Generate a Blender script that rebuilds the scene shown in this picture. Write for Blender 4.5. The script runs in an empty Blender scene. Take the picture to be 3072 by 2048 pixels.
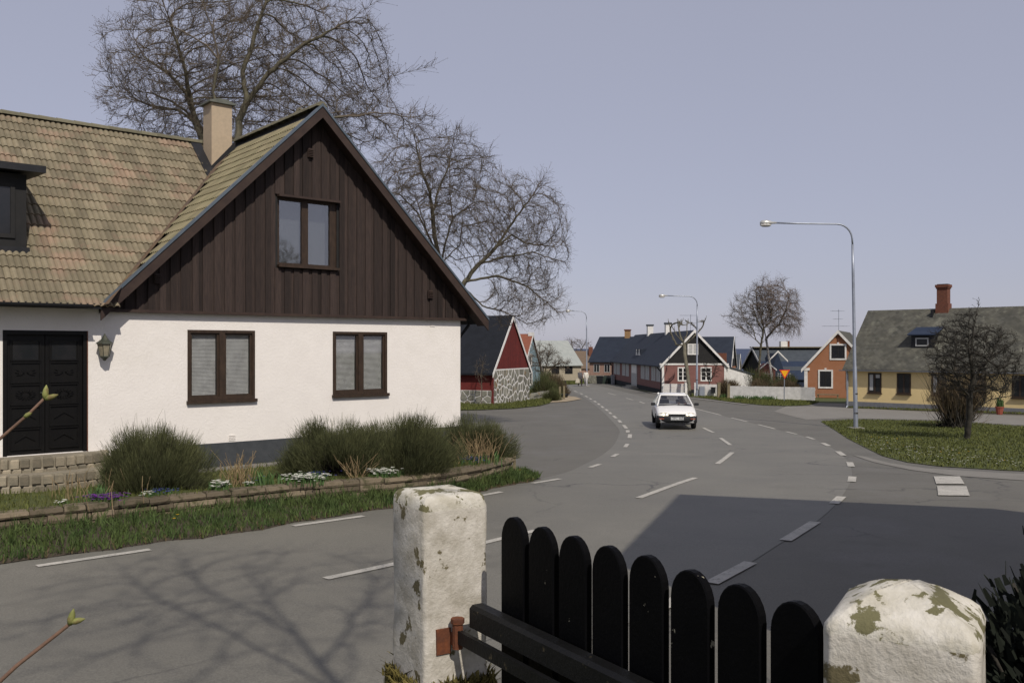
import bpy, math, random
import numpy as np
from mathutils import Vector, Matrix, geometry
R = math.radians
random.seed(7); rng = np.random.default_rng(11)
scene = bpy.context.scene
COL = scene.collection

# ------------------------------------------------------------------ camera, sky, sun, exposure
cam_d = bpy.data.cameras.new('camera'); cam = bpy.data.objects.new('camera', cam_d); COL.objects.link(cam)
cam.location = (0, 0, 3.2); cam.rotation_euler = (R(90), 0, 0)
cam_d.sensor_width = 36; cam_d.lens = 31.38; cam_d.shift_y = 0.0068
cam_d.clip_start = 0.1; cam_d.clip_end = 60000
scene.camera = cam
TO_SUN = Vector((0.38, -0.925, 0)).normalized() * math.cos(R(45)) + Vector((0, 0, math.sin(R(45))))
world = bpy.data.worlds.new('World'); scene.world = world; world.use_nodes = True
wn = world.node_tree; wn.nodes.clear()
sky = wn.nodes.new('ShaderNodeTexSky'); sky.sky_type = 'NISHITA'; sky.sun_disc = False
sky.sun_elevation = R(45); sky.sun_rotation = math.atan2(TO_SUN.x, TO_SUN.y)
sky.air_density = 1.0; sky.dust_density = 0.6; sky.ozone_density = 1.5; sky.altitude = 0
hs = wn.nodes.new('ShaderNodeHueSaturation'); hs.inputs['Saturation'].default_value = 0.62
mx = wn.nodes.new('ShaderNodeMix'); mx.data_type = 'RGBA'; mx.blend_type = 'MULTIPLY'
mx.inputs[0].default_value = 1; mx.inputs[7].default_value = (1.06, 0.98, 1.10, 1)
bg = wn.nodes.new('ShaderNodeBackground'); bg.inputs['Strength'].default_value = 0.1
wo = wn.nodes.new('ShaderNodeOutputWorld')
wn.links.new(sky.outputs[0], hs.inputs['Color']); wn.links.new(hs.outputs[0], mx.inputs[6])
hz = wn.nodes.new('ShaderNodeMix'); hz.data_type = 'RGBA'; hz.inputs[0].default_value = .72       # thin even haze over the whole sky
vn = wn.nodes.new('ShaderNodeTexNoise'); vn.inputs['Scale'].default_value = 1.6; vn.inputs['Detail'].default_value = 4; vt = wn.nodes.new('ShaderNodeTexCoord')
vm = wn.nodes.new('ShaderNodeMix'); vm.data_type = 'RGBA'; vm.inputs[6].default_value = (3.58, 3.78, 4.80, 1); vm.inputs[7].default_value = (4.08, 4.22, 5.12, 1)
wn.links.new(vt.outputs['Generated'], vn.inputs['Vector']); wn.links.new(vn.outputs[0], vm.inputs[0]); wn.links.new(vm.outputs[2], hz.inputs[7]); wn.links.new(mx.outputs[2], hz.inputs[6])
wn.links.new(hz.outputs[2], bg.inputs[0]); wn.links.new(bg.outputs[0], wo.inputs[0])
sun_d = bpy.data.lights.new('sun', 'SUN'); sun_d.energy = 3.45; sun_d.angle = R(0.55); sun_d.color = (1, 0.93, 0.84)
sun = bpy.data.objects.new('sun', sun_d); COL.objects.link(sun)
sun.rotation_euler = TO_SUN.to_track_quat('Z', 'Y').to_euler(); sun.location = (20, -40, 60)
vs = scene.view_settings; vs.view_transform = 'Standard'; vs.look = 'None'; vs.exposure = 0; vs.gamma = 1
vs.use_curve_mapping = False

# ------------------------------------------------------------------ helpers
ORG = {}
def thing(name, label, cat, loc=(0, 0, 0), group=None):
    o = bpy.data.objects.new(name, None); COL.objects.link(o); o.location = loc; o.empty_display_size = .2
    o['label'] = label; o['category'] = cat
    if group: o['group'] = group
    ORG[o.name] = Vector(loc); return o
def tag(o, label, cat, group=None):
    o['label'] = label; o['category'] = cat
    if group: o['group'] = group
    return o
def frame(ox, oy, dx, dy, oz=0.):
    l = math.hypot(dx, dy); dx /= l; dy /= l
    def F(x, y, z): return (ox + dx*x - dy*y, oy + dy*x + dx*y, oz + z)
    F.d = (dx, dy); F.o = (ox, oy, oz)
    F.sub = lambda x, y, ang, z=0.: frame(*F(x, y, z)[:2], *_rot(dx, dy, ang), oz+z)
    return F
def _rot(dx, dy, a):
    c, s = math.cos(a), math.sin(a); return dx*c - dy*s, dx*s + dy*c
IDF = lambda x, y, z: (x, y, z)
class MB:
    def __init__(s, F=None): s.F = F or IDF; s.V = []; s.P = []
    def pts(s, L):
        n = len(s.V); s.V += [s.F(*p) for p in L]; return list(range(n, n+len(L)))
    def poly(s, L): s.P.append(s.pts(L))
    def box(s, x0, x1, y0, y1, z0, z1):
        i = s.pts([(x0,y0,z0),(x1,y0,z0),(x1,y1,z0),(x0,y1,z0),(x0,y0,z1),(x1,y0,z1),(x1,y1,z1),(x0,y1,z1)])
        for f in ((0,3,2,1),(4,5,6,7),(0,1,5,4),(1,2,6,5),(2,3,7,6),(3,0,4,7)): s.P.append([i[k] for k in f])
    def loft(s, rings, closed=True, caps=True):
        ids = [s.pts(r) for r in rings]; n = len(rings[0])
        for a, b in zip(ids, ids[1:]):
            for k in range(n if closed else n-1):
                s.P.append([a[k], a[(k+1) % n], b[(k+1) % n], b[k]])
        if caps and closed: s.P.append(ids[0][::-1]); s.P.append(ids[-1])
    def prism(s, L, v):
        s.loft([L, [(p[0]+v[0], p[1]+v[1], p[2]+v[2]) for p in L]])
    def tube(s, path, r, n=6, caps=True):
        path = [Vector(p) for p in path]; rr = r if isinstance(r, (list, tuple)) else [r]*len(path)
        rings = []; up = Vector((0.13, 0.31, 1)).normalized()
        for i, p in enumerate(path):
            d = (path[min(i+1, len(path)-1)] - path[max(i-1, 0)]).normalized()
            a = d.cross(up)
            if a.length < .2: a = d.cross(Vector((1, 0.1, 0)))
            a.normalize(); b = d.cross(a)
            rings.append([tuple(p + (a*math.cos(2*math.pi*k/n) + b*math.sin(2*math.pi*k/n))*rr[i]) for k in range(n)])
        s.loft(rings, caps=caps)
    def lathe(s, c, prof, n=12):
        s.loft([[(c[0]+r*math.cos(2*math.pi*k/n), c[1]+r*math.sin(2*math.pi*k/n), c[2]+z) for k in range(n)] for r, z in prof])
    def build(s, name, mat, parent=None, smooth=False, origin=None, kind=None):
        org = ORG[parent.name] if parent is not None else Vector(origin or (0, 0, 0))
        me = bpy.data.meshes.new(name)
        me.from_pydata([(v[0]-org[0], v[1]-org[1], v[2]-org[2]) for v in s.V], [], s.P)
        return link(name, me, mat, parent, org, smooth, kind)
def link(name, me, mat, parent, org, smooth=False, kind=None):
    for m in (mat if isinstance(mat, (list, tuple)) else [mat]): me.materials.append(m)
    if smooth: me.polygons.foreach_set('use_smooth', [True]*len(me.polygons))
    me.update()
    o = bpy.data.objects.new(name, me); COL.objects.link(o)
    if parent is not None: o.parent = parent
    else: o.location = org
    ORG[o.name] = Vector(org)
    if kind: o['kind'] = kind
    return o
def inst(name, me, parent, M):
    o = bpy.data.objects.new(name, me); COL.objects.link(o); o.parent = parent
    o.matrix_basis = Matrix.Translation(-ORG[parent.name]) @ M; ORG[o.name] = ORG[parent.name]; return o
def arr_mesh(name, V, Q):
    """mesh from numpy arrays: V (n,3), Q (m,k) faces of k corners"""
    me = bpy.data.meshes.new(name); n, m, k = len(V), len(Q), Q.shape[1]
    me.vertices.add(n); me.vertices.foreach_set('co', np.asarray(V, np.float32).ravel())
    me.loops.add(m*k); me.loops.foreach_set('vertex_index', np.asarray(Q, np.int32).ravel())
    me.polygons.add(m); me.polygons.foreach_set('loop_start', np.arange(0, m*k, k, dtype=np.int32))
    me.update(calc_edges=True); me.validate(); return me

# ------------------------------------------------------------------ materials
M = {}
def pm(name, col, rough=.85, col2=None, scale=6., detail=6, bump=0., bscale=60., vary=0., metal=0., spec=.3, stretch=None, col3=None, scale3=1.2, t3=(.55, .7), world=False, grain=0., tracks=0.):
    """procedural surface: two colours mixed by noise, optional stain colour, per-piece variation, fine relief"""
    m = bpy.data.materials.new(name); m.use_nodes = True; t = m.node_tree; N = t.nodes; L = t.links
    b = N['Principled BSDF']; b.inputs['Roughness'].default_value = rough; b.inputs['Metallic'].default_value = metal
    b.inputs['Specular IOR Level'].default_value = spec
    tc = N.new('ShaderNodeTexCoord'); vec = tc.outputs['Object']
    if world: vec = N.new('ShaderNodeNewGeometry').outputs['Position']
    if stretch:
        mp = N.new('ShaderNodeMapping'); mp.inputs['Scale'].default_value = stretch; L.new(vec, mp.inputs[0]); vec = mp.outputs[0]
    def noise(sc, det=detail):
        n = N.new('ShaderNodeTexNoise'); n.inputs['Scale'].default_value = sc; n.inputs['Detail'].default_value = det
        n.inputs['Roughness'].default_value = .65; L.new(vec, n.inputs['Vector']); return n.outputs[0]
    def ramp(src, a, c):
        r = N.new('ShaderNodeMapRange'); r.inputs[1].default_value = a; r.inputs[2].default_value = c; L.new(src, r.inputs[0]); return r.outputs[0]
    def mix(f, a, c, mode='MIX'):
        x = N.new('ShaderNodeMix'); x.data_type = 'RGBA'; x.blend_type = mode
        for sock, v in ((0, f), (6, a), (7, c)):
            if hasattr(v, 'is_linked'): L.new(v, x.inputs[sock])
            else: x.inputs[sock].default_value = v if sock == 0 else (*v[:3], 1)
        return x.outputs[2]
    c2 = col2 or tuple(x*.75 for x in col)
    c = mix(ramp(noise(scale), .35, .65), col, c2)
    if col3: c = mix(ramp(noise(scale3), *t3), c, col3)
    if grain:
        g1 = N.new('ShaderNodeMapRange'); g1.inputs[1].default_value = .3; g1.inputs[2].default_value = .7; g1.inputs[3].default_value = 1-grain; g1.inputs[4].default_value = 1+grain
        L.new(noise(bscale*.55, 2), g1.inputs[0]); hg_ = N.new('ShaderNodeHueSaturation'); L.new(g1.outputs[0], hg_.inputs['Value']); L.new(c, hg_.inputs['Color']); c = hg_.outputs[0]
    if tracks:
        # cracks and patched seams: thin warped cell edges, only here and there
        vo = N.new('ShaderNodeTexVoronoi'); vo.feature = 'DISTANCE_TO_EDGE'; vo.inputs['Scale'].default_value = .33
        wv = N.new('ShaderNodeVectorMath'); wv.operation = 'ADD'; wn_ = N.new('ShaderNodeTexNoise'); wn_.inputs['Scale'].default_value = 1.3; wn_.inputs['Detail'].default_value = 6; L.new(vec, wn_.inputs['Vector'])
        L.new(vec, wv.inputs[0]); L.new(wn_.outputs['Color'], wv.inputs[1]); L.new(wv.outputs[0], vo.inputs['Vector'])
        ck = N.new('ShaderNodeMapRange'); ck.inputs[1].default_value = .004; ck.inputs[2].default_value = .012; ck.inputs[3].default_value = tracks; ck.inputs[4].default_value = 0; L.new(vo.outputs['Distance'], ck.inputs[0])
        mk = N.new('ShaderNodeMath'); mk.operation = 'MULTIPLY'; L.new(ck.outputs[0], mk.inputs[0]); L.new(ramp(noise(.16, 2), .5, .58), mk.inputs[1])
        c = mix(mk.outputs[0], c, (.05, .048, .044))
        c = mix(ramp(noise(.9, 5), .60, .72), c, tuple(x*.80 for x in col))
    if vary:
        oi = N.new('ShaderNodeObjectInfo'); ge = N.new('ShaderNodeNewGeometry')
        ad = N.new('ShaderNodeMath'); ad.operation = 'ADD'; L.new(oi.outputs['Random'], ad.inputs[0]); L.new(ge.outputs['Random Per Island'], ad.inputs[1])
        fr = N.new('ShaderNodeMath'); fr.operation = 'FRACT'; L.new(ad.outputs[0], fr.inputs[0])
        h = N.new('ShaderNodeHueSaturation')
        v = N.new('ShaderNodeMapRange'); v.inputs[3].default_value = 1-vary; v.inputs[4].default_value = 1+vary; L.new(fr.outputs[0], v.inputs[0])
        L.new(v.outputs[0], h.inputs['Value']); L.new(c, h.inputs['Color']); c = h.outputs[0]
    L.new(c, b.inputs['Base Color'])
    if bump:
        bp = N.new('ShaderNodeBump'); bp.inputs['Strength'].default_value = 1; bp.inputs['Distance'].default_value = bump
        L.new(noise(bscale, 4), bp.inputs['Height']); L.new(bp.outputs[0], b.inputs['Normal'])
    M[name] = m; return m
def glass(name, tint=(.02, .025, .03), refl=.12, clear=.9):
    m = bpy.data.materials.new(name); m.use_nodes = True; t = m.node_tree; N = t.nodes; L = t.links; N.clear()
    o = N.new('ShaderNodeOutputMaterial'); tr = N.new('ShaderNodeBsdfTransparent'); gl = N.new('ShaderNodeBsdfGlossy')
    gl.inputs['Roughness'].default_value = .02; tr.inputs[0].default_value = (clear, clear, clear, 1)
    fr = N.new('ShaderNodeLayerWeight'); fr.inputs[0].default_value = .5
    pw = N.new('ShaderNodeMath'); pw.operation = 'POWER'; pw.inputs[1].default_value = 4; L.new(fr.outputs['Facing'], pw.inputs[0])
    ad = N.new('ShaderNodeMath'); ad.operation = 'ADD'; ad.use_clamp = True; ad.inputs[1].default_value = refl; L.new(pw.outputs[0], ad.inputs[0])
    mi = N.new('ShaderNodeMixShader'); L.new(ad.outputs[0], mi.inputs[0]); L.new(tr.outputs[0], mi.inputs[1]); L.new(gl.outputs[0], mi.inputs[2])
    L.new(mi.outputs[0], o.inputs[0]); M[name] = m; return m
def emit(name, col, s):
    m = bpy.data.materials.new(name); m.use_nodes = True; b = m.node_tree.nodes['Principled BSDF']
    b.inputs['Base Color'].default_value = (*col, 1); b.inputs['Emission Color'].default_value = (*col, 1); b.inputs['Emission Strength'].default_value = s
    M[name] = m; return m

pm('plaster', (.80, .757, .705), .9, (.765, .722, .672), 3, bump=.007, bscale=24, col3=(.72, .68, .62), scale3=.9, t3=(.52, .78))
pm('plinth', (.045, .05, .055), .85, (.06, .065, .07), 8, bump=.004)
pm('board', (.024, .0165, .0145), .8, (.043, .029, .0235), 5, vary=.42, stretch=(9, 9, .7), bump=.002, bscale=30)
pm('brown_paint', (.034, .021, .017), .6, (.05, .032, .024), 4, bump=.001)
pm('window_wood', (.028, .018, .012), .55, (.05, .031, .02), 6, stretch=(3, 3, 1))
pm('tile', (.225, .188, .125), .92, (.165, .142, .092), 2.6, vary=.2, bump=.003, bscale=90, col3=(.252, .180, .124), scale3=1.1, t3=(.52, .64), world=True)
pm('tile_moss', (.235, .20, .12), .92, (.18, .16, .09), 3, vary=.16, bump=.003, bscale=90)
pm('ridge_tile', (.19, .17, .11), .92, (.13, .12, .08), 5, vary=.15, bump=.003)
pm('rust_strip', (.16, .10, .055), .9, (.10, .075, .06), 5, bump=.004, col3=(.24, .17, .08), scale3=4)
pm('zinc', (.10, .13, .16), .45, (.14, .165, .19), 6, metal=.4)
pm('black_metal', (.012, .013, .015), .5, (.02, .02, .022), 6)
pm('door_wood', (.003, .0027, .0027), .45, (.005, .0045, .004), 8, spec=.28)
pm('red_brown_edge', (.13, .045, .02), .6)
pm('chimney_plaster', (.46, .36, .25), .9, (.40, .32, .225), 14, bump=.006, bscale=120)
pm('lichen_slab', (.15, .155, .13), .9, (.10, .105, .09), 8, bump=.004)
pm('blind', (.62, .63, .61), .6)
pm('curtain', (.20, .215, .22), .9, (.17, .185, .19), 3)
pm('dark_room', (.012, .012, .013), .9)
pm('patina', (.05, .06, .05), .55, (.085, .085, .06), 20, metal=.3)
pm('lamp_glass', (.30, .26, .18), .25, (.20, .18, .13), 9)
pm('cobble', (.27, .23, .165), .9, (.19, .17, .125), 9, vary=.4, bump=.008, bscale=30)
pm('step_mortar', (.27, .235, .175), .95, (.20, .18, .135), 12, bump=.004)
pm('wallstone', (.125, .10, .066), .95, (.18, .145, .10), 4, vary=.35, bump=.018, bscale=14, col3=(.065, .06, .03), scale3=4, t3=(.5, .6))
pm('soil', (.075, .058, .04), .95, (.05, .04, .028), 8, bump=.01, bscale=25)
pm('lawn_soil', (.06, .075, .022), .95, (.085, .09, .03), 3, bump=.01, bscale=25)
pm('grass', (.075, .088, .020), .8, (.105, .112, .030), 1.5, vary=.35)
pm('verge_grass', (.04, .07, .018), .8, (.07, .095, .025), 2.0, vary=.4)
pm('dry_grass', (.33, .245, .13), .9, (.22, .155, .085), 4, vary=.3)
pm('dead_grass', (.17, .13, .07), .9, (.11, .085, .045), 3, vary=.4)
pm('asphalt', (.166, .157, .130), .66, (.139, .132, .111), .35, bump=.004, bscale=110, spec=.5, col3=(.187, .176, .146), scale3=.22, grain=.24, tracks=.8)
pm('asphalt_dark', (.136, .128, .106), .72, (.115, .108, .090), .5, bump=.004, bscale=110, spec=.4, col3=(.148, .140, .124), scale3=.3, grain=.20, tracks=.6)
pm('path', (.215, .202, .178), .92, (.185, .174, .152), 1.5, bump=.003, bscale=110, grain=.12)
pm('kerb_stone', (.20, .185, .165), .9, (.16, .15, .13), 4, bump=.003)
pm('gravel', (.36, .29, .20), .95, (.28, .225, .15), 20, bump=.01, bscale=60)
pm('paint', (.47, .445, .39), .85, (.36, .345, .305), 3.5, bump=.001, col3=(.19, .18, .155), scale3=22, t3=(.55, .66))
pm('earth', (.085, .085, .04), .95, (.06, .07, .03), .6, bump=.02, bscale=6)
pm('sea', (.055, .07, .115), .7, (.065, .08, .125), .002, spec=.05)
pm('bark', (.14, .125, .082), .9, (.085, .075, .052), 5, bump=.02, bscale=18, col3=(.11, .105, .065), scale3=2)
pm('twig', (.10, .080, .058), .9, (.135, .108, .078), 3)
pm('bud', (.10, .07, .05), .9)
pm('birch_bark', (.42, .40, .37), .85, (.06, .055, .05), 5, stretch=(1, 1, 2.2))
pm('birch_twig', (.19, .145, .11), .9, (.15, .11, .085), 3)
pm('pollard_bark', (.16, .145, .105), .9, (.11, .10, .07), 4, bump=.01)
pm('dark_bark', (.030, .026, .021), .9, (.055, .050, .040), 6, bump=.01, bscale=30)
pm('broom_green', (.090, .095, .038), .85, (.052, .058, .024), 2.2, vary=.5)
pm('broom_wood', (.045, .036, .025), .9, (.03, .026, .018), 4, vary=.3)
pm('bush_twig', (.105, .072, .045), .9, (.075, .06, .03), 4, vary=.35)
pm('bush_green', (.075, .08, .03), .85, (.055, .065, .022), 4, vary=.35)
pm('shade_black_foliage', (.006, .009, .005), .9, (.010, .013, .007), 4, vary=.35)  # deep shade put into the leaf colour, not a real plant tone
pm('white_petal', (.75, .74, .66), .7, vary=.1)
pm('purple_petal', (.16, .03, .26), .7, vary=.3)
pm('blue_petal', (.06, .06, .32), .7, vary=.3)
pm('yellow_petal', (.72, .42, .01), .7)
pm('red_petal', (.35, .03, .02), .7)
pm('leaf', (.05, .10, .025), .7, (.07, .12, .04), 5, vary=.3)
pm('bud_green', (.24, .25, .08), .7, (.16, .17, .05), 60, col3=(.16, .10, .05), scale3=90)
pm('twig_skin', (.21, .125, .085), .75, (.14, .085, .06), 60, bump=.0006, bscale=400)
pm('post_paint', (.57, .535, .47), .9, (.36, .33, .27), 13, bump=.0035, bscale=80, col3=(.125, .105, .055), scale3=10, t3=(.585, .61))
pm('post_top', (.60, .57, .50), .9, (.42, .39, .31), 16, bump=.004, bscale=80, col3=(.14, .13, .065), scale3=13, t3=(.525, .55))
pm('moss', (.11, .09, .025), .95, (.17, .14, .04), 20, bump=.02, bscale=40)
pm('gate_paint', (.0025, .0025, .003), .5, (.004, .004, .0045), 6, spec=.05, bump=.0012, bscale=80, col3=(.26, .24, .18), scale3=17, t3=(.69, .70), world=True)
pm('gate_worn', (.003, .003, .003), .55, (.006, .006, .006), 9, spec=.25, bump=.002, col3=(.10, .08, .045), scale3=22, t3=(.62, .68))
pm('rust', (.17, .055, .022), .85, (.09, .035, .02), 30, bump=.003)
pm('red_wall', (.135, .022, .018), .85, (.10, .018, .016), 4, vary=.12)
pm('white_trim', (.76, .74, .70), .7, (.58, .565, .53), 3)
pm('tar_roof', (.006, .0075, .011), .8, (.010, .012, .017), 2, bump=.01, bscale=8)
pm('slate_roof', (.014, .019, .031), .75, (.020, .027, .041), 1.5, bump=.01, bscale=9)
pm('stone_grey', (.21, .205, .17), .9, (.16, .155, .12), 5, vary=.22, col3=(.17, .12, .065), scale3=.9, t3=(.55, .62))
pm('mortar', (.66, .64, .61), .95, (.58, .56, .53), 6, bump=.006)
pm('blue_wall', (.22, .30, .33), .85, (.19, .265, .295), 5)
pm('clay_roof', (.25, .085, .05), .9, (.19, .07, .045), 5)
pm('grey_roof', (.33, .345, .32), .85, (.28, .30, .28), 2)
pm('beige_wall', (.37, .32, .235), .9, (.32, .28, .21), 3)
pm('brown_roof', (.16, .115, .08), .9, (.13, .095, .065), 3)
pm('brick', (.18, .070, .042), .9, (.12, .05, .033), 9, bump=.01, bscale=12)
pm('yellow_brick', (.34, .21, .10), .9, (.27, .16, .08), 9)
pm('pink_wall', (.33, .215, .165), .9, (.27, .17, .13), 4)
pm('house_red', (.22, .105, .09), .88, (.18, .087, .075), 2, bump=.004)
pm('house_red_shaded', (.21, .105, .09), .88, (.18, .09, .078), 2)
pm('black_wood', (.014, .014, .014), .8, (.022, .021, .02), 4)
pm('black_plinth', (.010, .012, .014), .8)
pm('dark_glass', (.012, .014, .016), .12, (.02, .02, .022), 3, spec=.5)
pm('curtain_white', (.42, .42, .40), .8, (.36, .36, .35), 3)
pm('orange_wall', (.33, .155, .085), .9, (.31, .135, .066), 2, bump=.004)
pm('yellow_wall', (.72, .56, .28), .9, (.68, .53, .265), 2, bump=.006)
pm('grey_plinth', (.20, .205, .215), .9)
pm('eternit', (.108, .104, .082), .92, (.072, .071, .06), 1.6, vary=.22, col3=(.20, .195, .15), scale3=1.0, t3=(.58, .75))
pm('olive_roof', (.17, .145, .09), .9)
pm('blue_roof', (.016, .026, .05), .55, (.022, .034, .062), 2)
pm('slate_dark', (.045, .053, .062), .8, (.06, .07, .08), 2)
pm('porch_red', (.16, .06, .055), .85)
pm('steel', (.34, .37, .42), .45, (.28, .30, .34), 3, metal=.55)
pm('alu', (.62, .61, .56), .35, (.55, .54, .50), 5, metal=.5)
pm('concrete', (.32, .30, .26), .9, (.26, .25, .21), 8)
pm('sign_red', (.62, .035, .02), .5); pm('sign_yellow', (.85, .42, .01), .5)
pm('car_white', (.78, .77, .73), .25, (.76, .75, .715), 2, spec=.5)
pm('car_plastic', (.022, .023, .025), .6); pm('tyre', (.010, .010, .010), .85); pm('rim', (.30, .30, .30), .4, metal=.5)
pm('car_inside', (.035, .038, .045), .8); pm('plate', (.60, .61, .60), .5); pm('plate_ink', (.03, .03, .03), .6)
pm('indicator', (.22, .07, .045), .3); pm('lamp_clear', (.62, .60, .56), .15, spec=.6)
pm('skin', (.42, .26, .19), .6); pm('hair_white', (.70, .66, .58), .8); pm('hair_dark', (.05, .035, .025), .8)
pm('coat_grey', (.11, .105, .11), .9); pm('cloth_white', (.72, .68, .60), .85); pm('cloth_dark', (.035, .025, .03), .9); pm('cloth_pale', (.52, .50, .50), .9)
pm('bag', (.50, .46, .37), .8); pm('bin_black', (.010, .012, .014), .5); pm('bin_green', (.03, .045, .035), .6)
pm('cabinet', (.30, .31, .32), .7); pm('terracotta', (.30, .08, .05), .8); pm('post_wood', (.22, .18, .11), .9, (.15, .13, .08), 6); pm('orange_post', (.42, .19, .05), .7)
glass('pane_glass', refl=.10); glass('attic_glass', refl=.22, clear=.8); glass('car_glass', refl=.10, clear=.75)
emit('headlight_on', (1.0, .88, .62), 3.0)

# ------------------------------------------------------------------ ground heights
KN = [(-80, 1.0), (0, .72), (6, .66), (12, .6), (18, .48), (24, .25), (37, -.15), (55, -.42), (70, -.62), (100, -.85), (160, -1.6), (260, -5), (400, -14), (500, -16)]
KY = [k[0] for k in KN]; KZ = [k[1] for k in KN]
def gz(x, y):
    z = float(np.interp(y, KY, KZ))
    b = 3.0 + min(0., (x+2.0)*.8) + max(0., (x-1.0)*.35)
    t = min(1., max(0., (b+1.7-y)/1.7)); t = t*t*(3-2*t)
    return z + (1.62-z)*t
def gz_road(y): return float(np.interp(y, KY, KZ))
def sheet(name, mat, xs, ys, zf, kind='structure'):
    V = [(x, y, zf(x, y)) for y in ys for x in xs]; n = len(xs)
    m = MB(); m.V = V
    m.P = [[j*n+i, j*n+i+1, (j+1)*n+i+1, (j+1)*n+i] for j in range(len(ys)-1) for i in range(n-1)]
    return m.build(name, M[mat], kind=kind)
xs = sorted(set([-400, -200, -100, -60, -40, -25, -18, -14, -10] + [round(-8+.5*i, 2) for i in range(33)] + [10, 14, 20, 30, 45, 70, 120, 220, 400]))
ys = sorted(set([-80, -40, -20, -10, -6, -4, -3] + [round(-2+.35*i, 2) for i in range(23)] + [7, 8] + KY[3:-1] + [8.5, 9, 10, 14, 16, 20, 22, 30, 45, 62, 85, 120, 140, 200, 320]))
def ground_z(x, y):
    return gz(x, y) - (.05 if y > 5.2 else 0.)
ground = sheet('ground', 'earth', xs, ys, ground_z)
sheet('sea', 'sea', [-40000, -4000, 0, 4000, 40000], [330, 1500, 8000, 40000], lambda x, y: -13.0)
def clip(poly, a, b, c):
    out = []
    for p, q in zip(poly, poly[1:]+poly[:1]):
        dp = a*p[0]+b*p[1]-c; dq = a*q[0]+b*q[1]-c
        if dp >= 0: out.append(p)
        if (dp >= 0) != (dq >= 0):
            t = dp/(dp-dq); out.append((p[0]+t*(q[0]-p[0]), p[1]+t*(q[1]-p[1])))
    return out
def drape(m, poly, dz, zf=gz_road):
    """lay a flat outline on the road's height profile"""
    for y0, y1 in zip(KY, KY[1:]):
        p = clip(clip(list(poly), 0, 1, y0), 0, -1, -y1)
        if len(p) < 3: continue
        tri = geometry.tessellate_polygon([[Vector((x, y, 0)) for x, y in p]])
        i = m.pts([(x, y, zf(y)+dz) for x, y in p])
        for t in tri:
            a, b, c = (p[k] for k in t)
            s = (b[0]-a[0])*(c[1]-a[1])-(b[1]-a[1])*(c[0]-a[0])
            m.P.append([i[k] for k in (t if s > 0 else t[::-1])])
def smooth_path(P, n=6):
    """Catmull-Rom through points"""
    P = [np.array(p, float) for p in P]; out = []
    for i in range(len(P)-1):
        p0, p1, p2, p3 = P[max(i-1, 0)], P[i], P[i+1], P[min(i+2, len(P)-1)]
        for k in range(n):
            t = k/n; out.append(tuple(.5*((2*p1)+(p2-p0)*t+(2*p0-5*p1+4*p2-p3)*t*t+(3*p1-p0-3*p2+p3)*t**3)))
    out.append(tuple(P[-1])); return out
L_EDGE = [(-9.5, 7.3), (-7.4, 9.1), (-5.67, 10.65), (-4.69, 11.57), (-3.25, 13.2), (-1.9, 14.75), (-.43, 16.6), (.53, 18.05), (1.5, 19.9), (2.1, 21.9), (2.91, 25.0), (3.63, 28.53), (4.33, 33.11), (4.8, 37), (5.21, 44.47), (5.47, 50.33), (5.68, 56.54), (5.84, 62.84), (5.95, 70.1), (5.9, 77), (5.67, 84.9), (5.2, 95)]
R_EDGE = [(-5.6, 1.6), (-3.4, 3.4), (-1.3, 5.6), (.5, 7.65), (1.56, 9.01), (2.61, 10.43), (3.65, 12.06), (4.66, 13.67), (5.89, 16.02), (7.32, 19.23), (8.61, 22.81), (9.49, 25.92), (10.21, 29.08), (10.68, 31.94), (10.86, 34.37), (11.0, 37.8), (11.0, 44), (10.95, 53.93), (10.6, 66), (10.2, 78), (9.6, 92)]
asph = MB(); drape(asph, [(-30, 5.0), (30, 5.0), (30, 62), (15.2, 75), (12, 77), (11.4, 106), (4, 108), (-3, 90), (-3, 64), (-8, 56), (-30, 54)], -.02)
apron = asph.build('forecourt', M['asphalt_dark'], kind='structure')
le = smooth_path(L_EDGE); re_ = smooth_path(R_EDGE)
far_end = [(8.2, 104), (4.2, 104)]
rd = MB(); out_l = [(x-.35, y+.25) for x, y in le]
drape(rd, [p for p in re_ if p[1] > 5.1] + [(9.2, 104), (4.6, 104)] + out_l[::-1] + [(-9.7, 5.1)], -.014)
road = rd.build('road', M['asphalt'], kind='structure')
def dash(p, q, w, n=4, mat='paint', name='line_dash'):
    d = Vector((q[0]-p[0], q[1]-p[1])); d.normalize(); nx, ny = -d.y*w/2, d.x*w/2
    m = MB(); i = []
    for k in range(n+1):
        t = k/n; x = p[0]+(q[0]-p[0])*t; y = p[1]+(q[1]-p[1])*t; z = gz_road(y)-.004
        i.append(m.pts([(x-nx, y-ny, z), (x+nx, y+ny, z)]))
    for a, b in zip(i, i[1:]): m.P.append([a[0], b[0], b[1], a[1]])
    return m.build(name, M[mat], road)
for p, q in [((-5.67,10.65),(-4.69,11.57)), ((-3.25,13.26),(-2.35,14.13)), ((-.62,16.3),(-.2,16.85)), ((.42,18.1),(1.02,18.95)), ((1.88,21.5),(2.2,22.35)), ((2.75,24.5),(3.0,25.4)), ((3.52,27.8),(3.78,29.2)),
             ((4.2,31.9),(4.5,34.0)), ((4.55,35.1),(4.73,36.5)), ((4.82,37.6),(4.95,39.6)), ((5.02,41.2),(5.13,42.9)), ((5.18,44.4),(5.27,46.4)), ((5.33,48),(5.41,49.6)), ((5.47,51),(5.54,52.8)), ((5.58,54.4),(5.65,56.4)), ((5.7,58),(5.77,60)),
             ((5.82,61.7),(5.86,63.8)), ((5.88,66),(5.92,68)), ((5.94,70.2),(5.94,72.5)), ((5.93,75),(5.9,77.3)), ((5.85,80),(5.74,83)), ((5.6,86),(5.4,89))]:
    dash(p, q, .13 if p[1] < 30 else .15)
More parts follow.
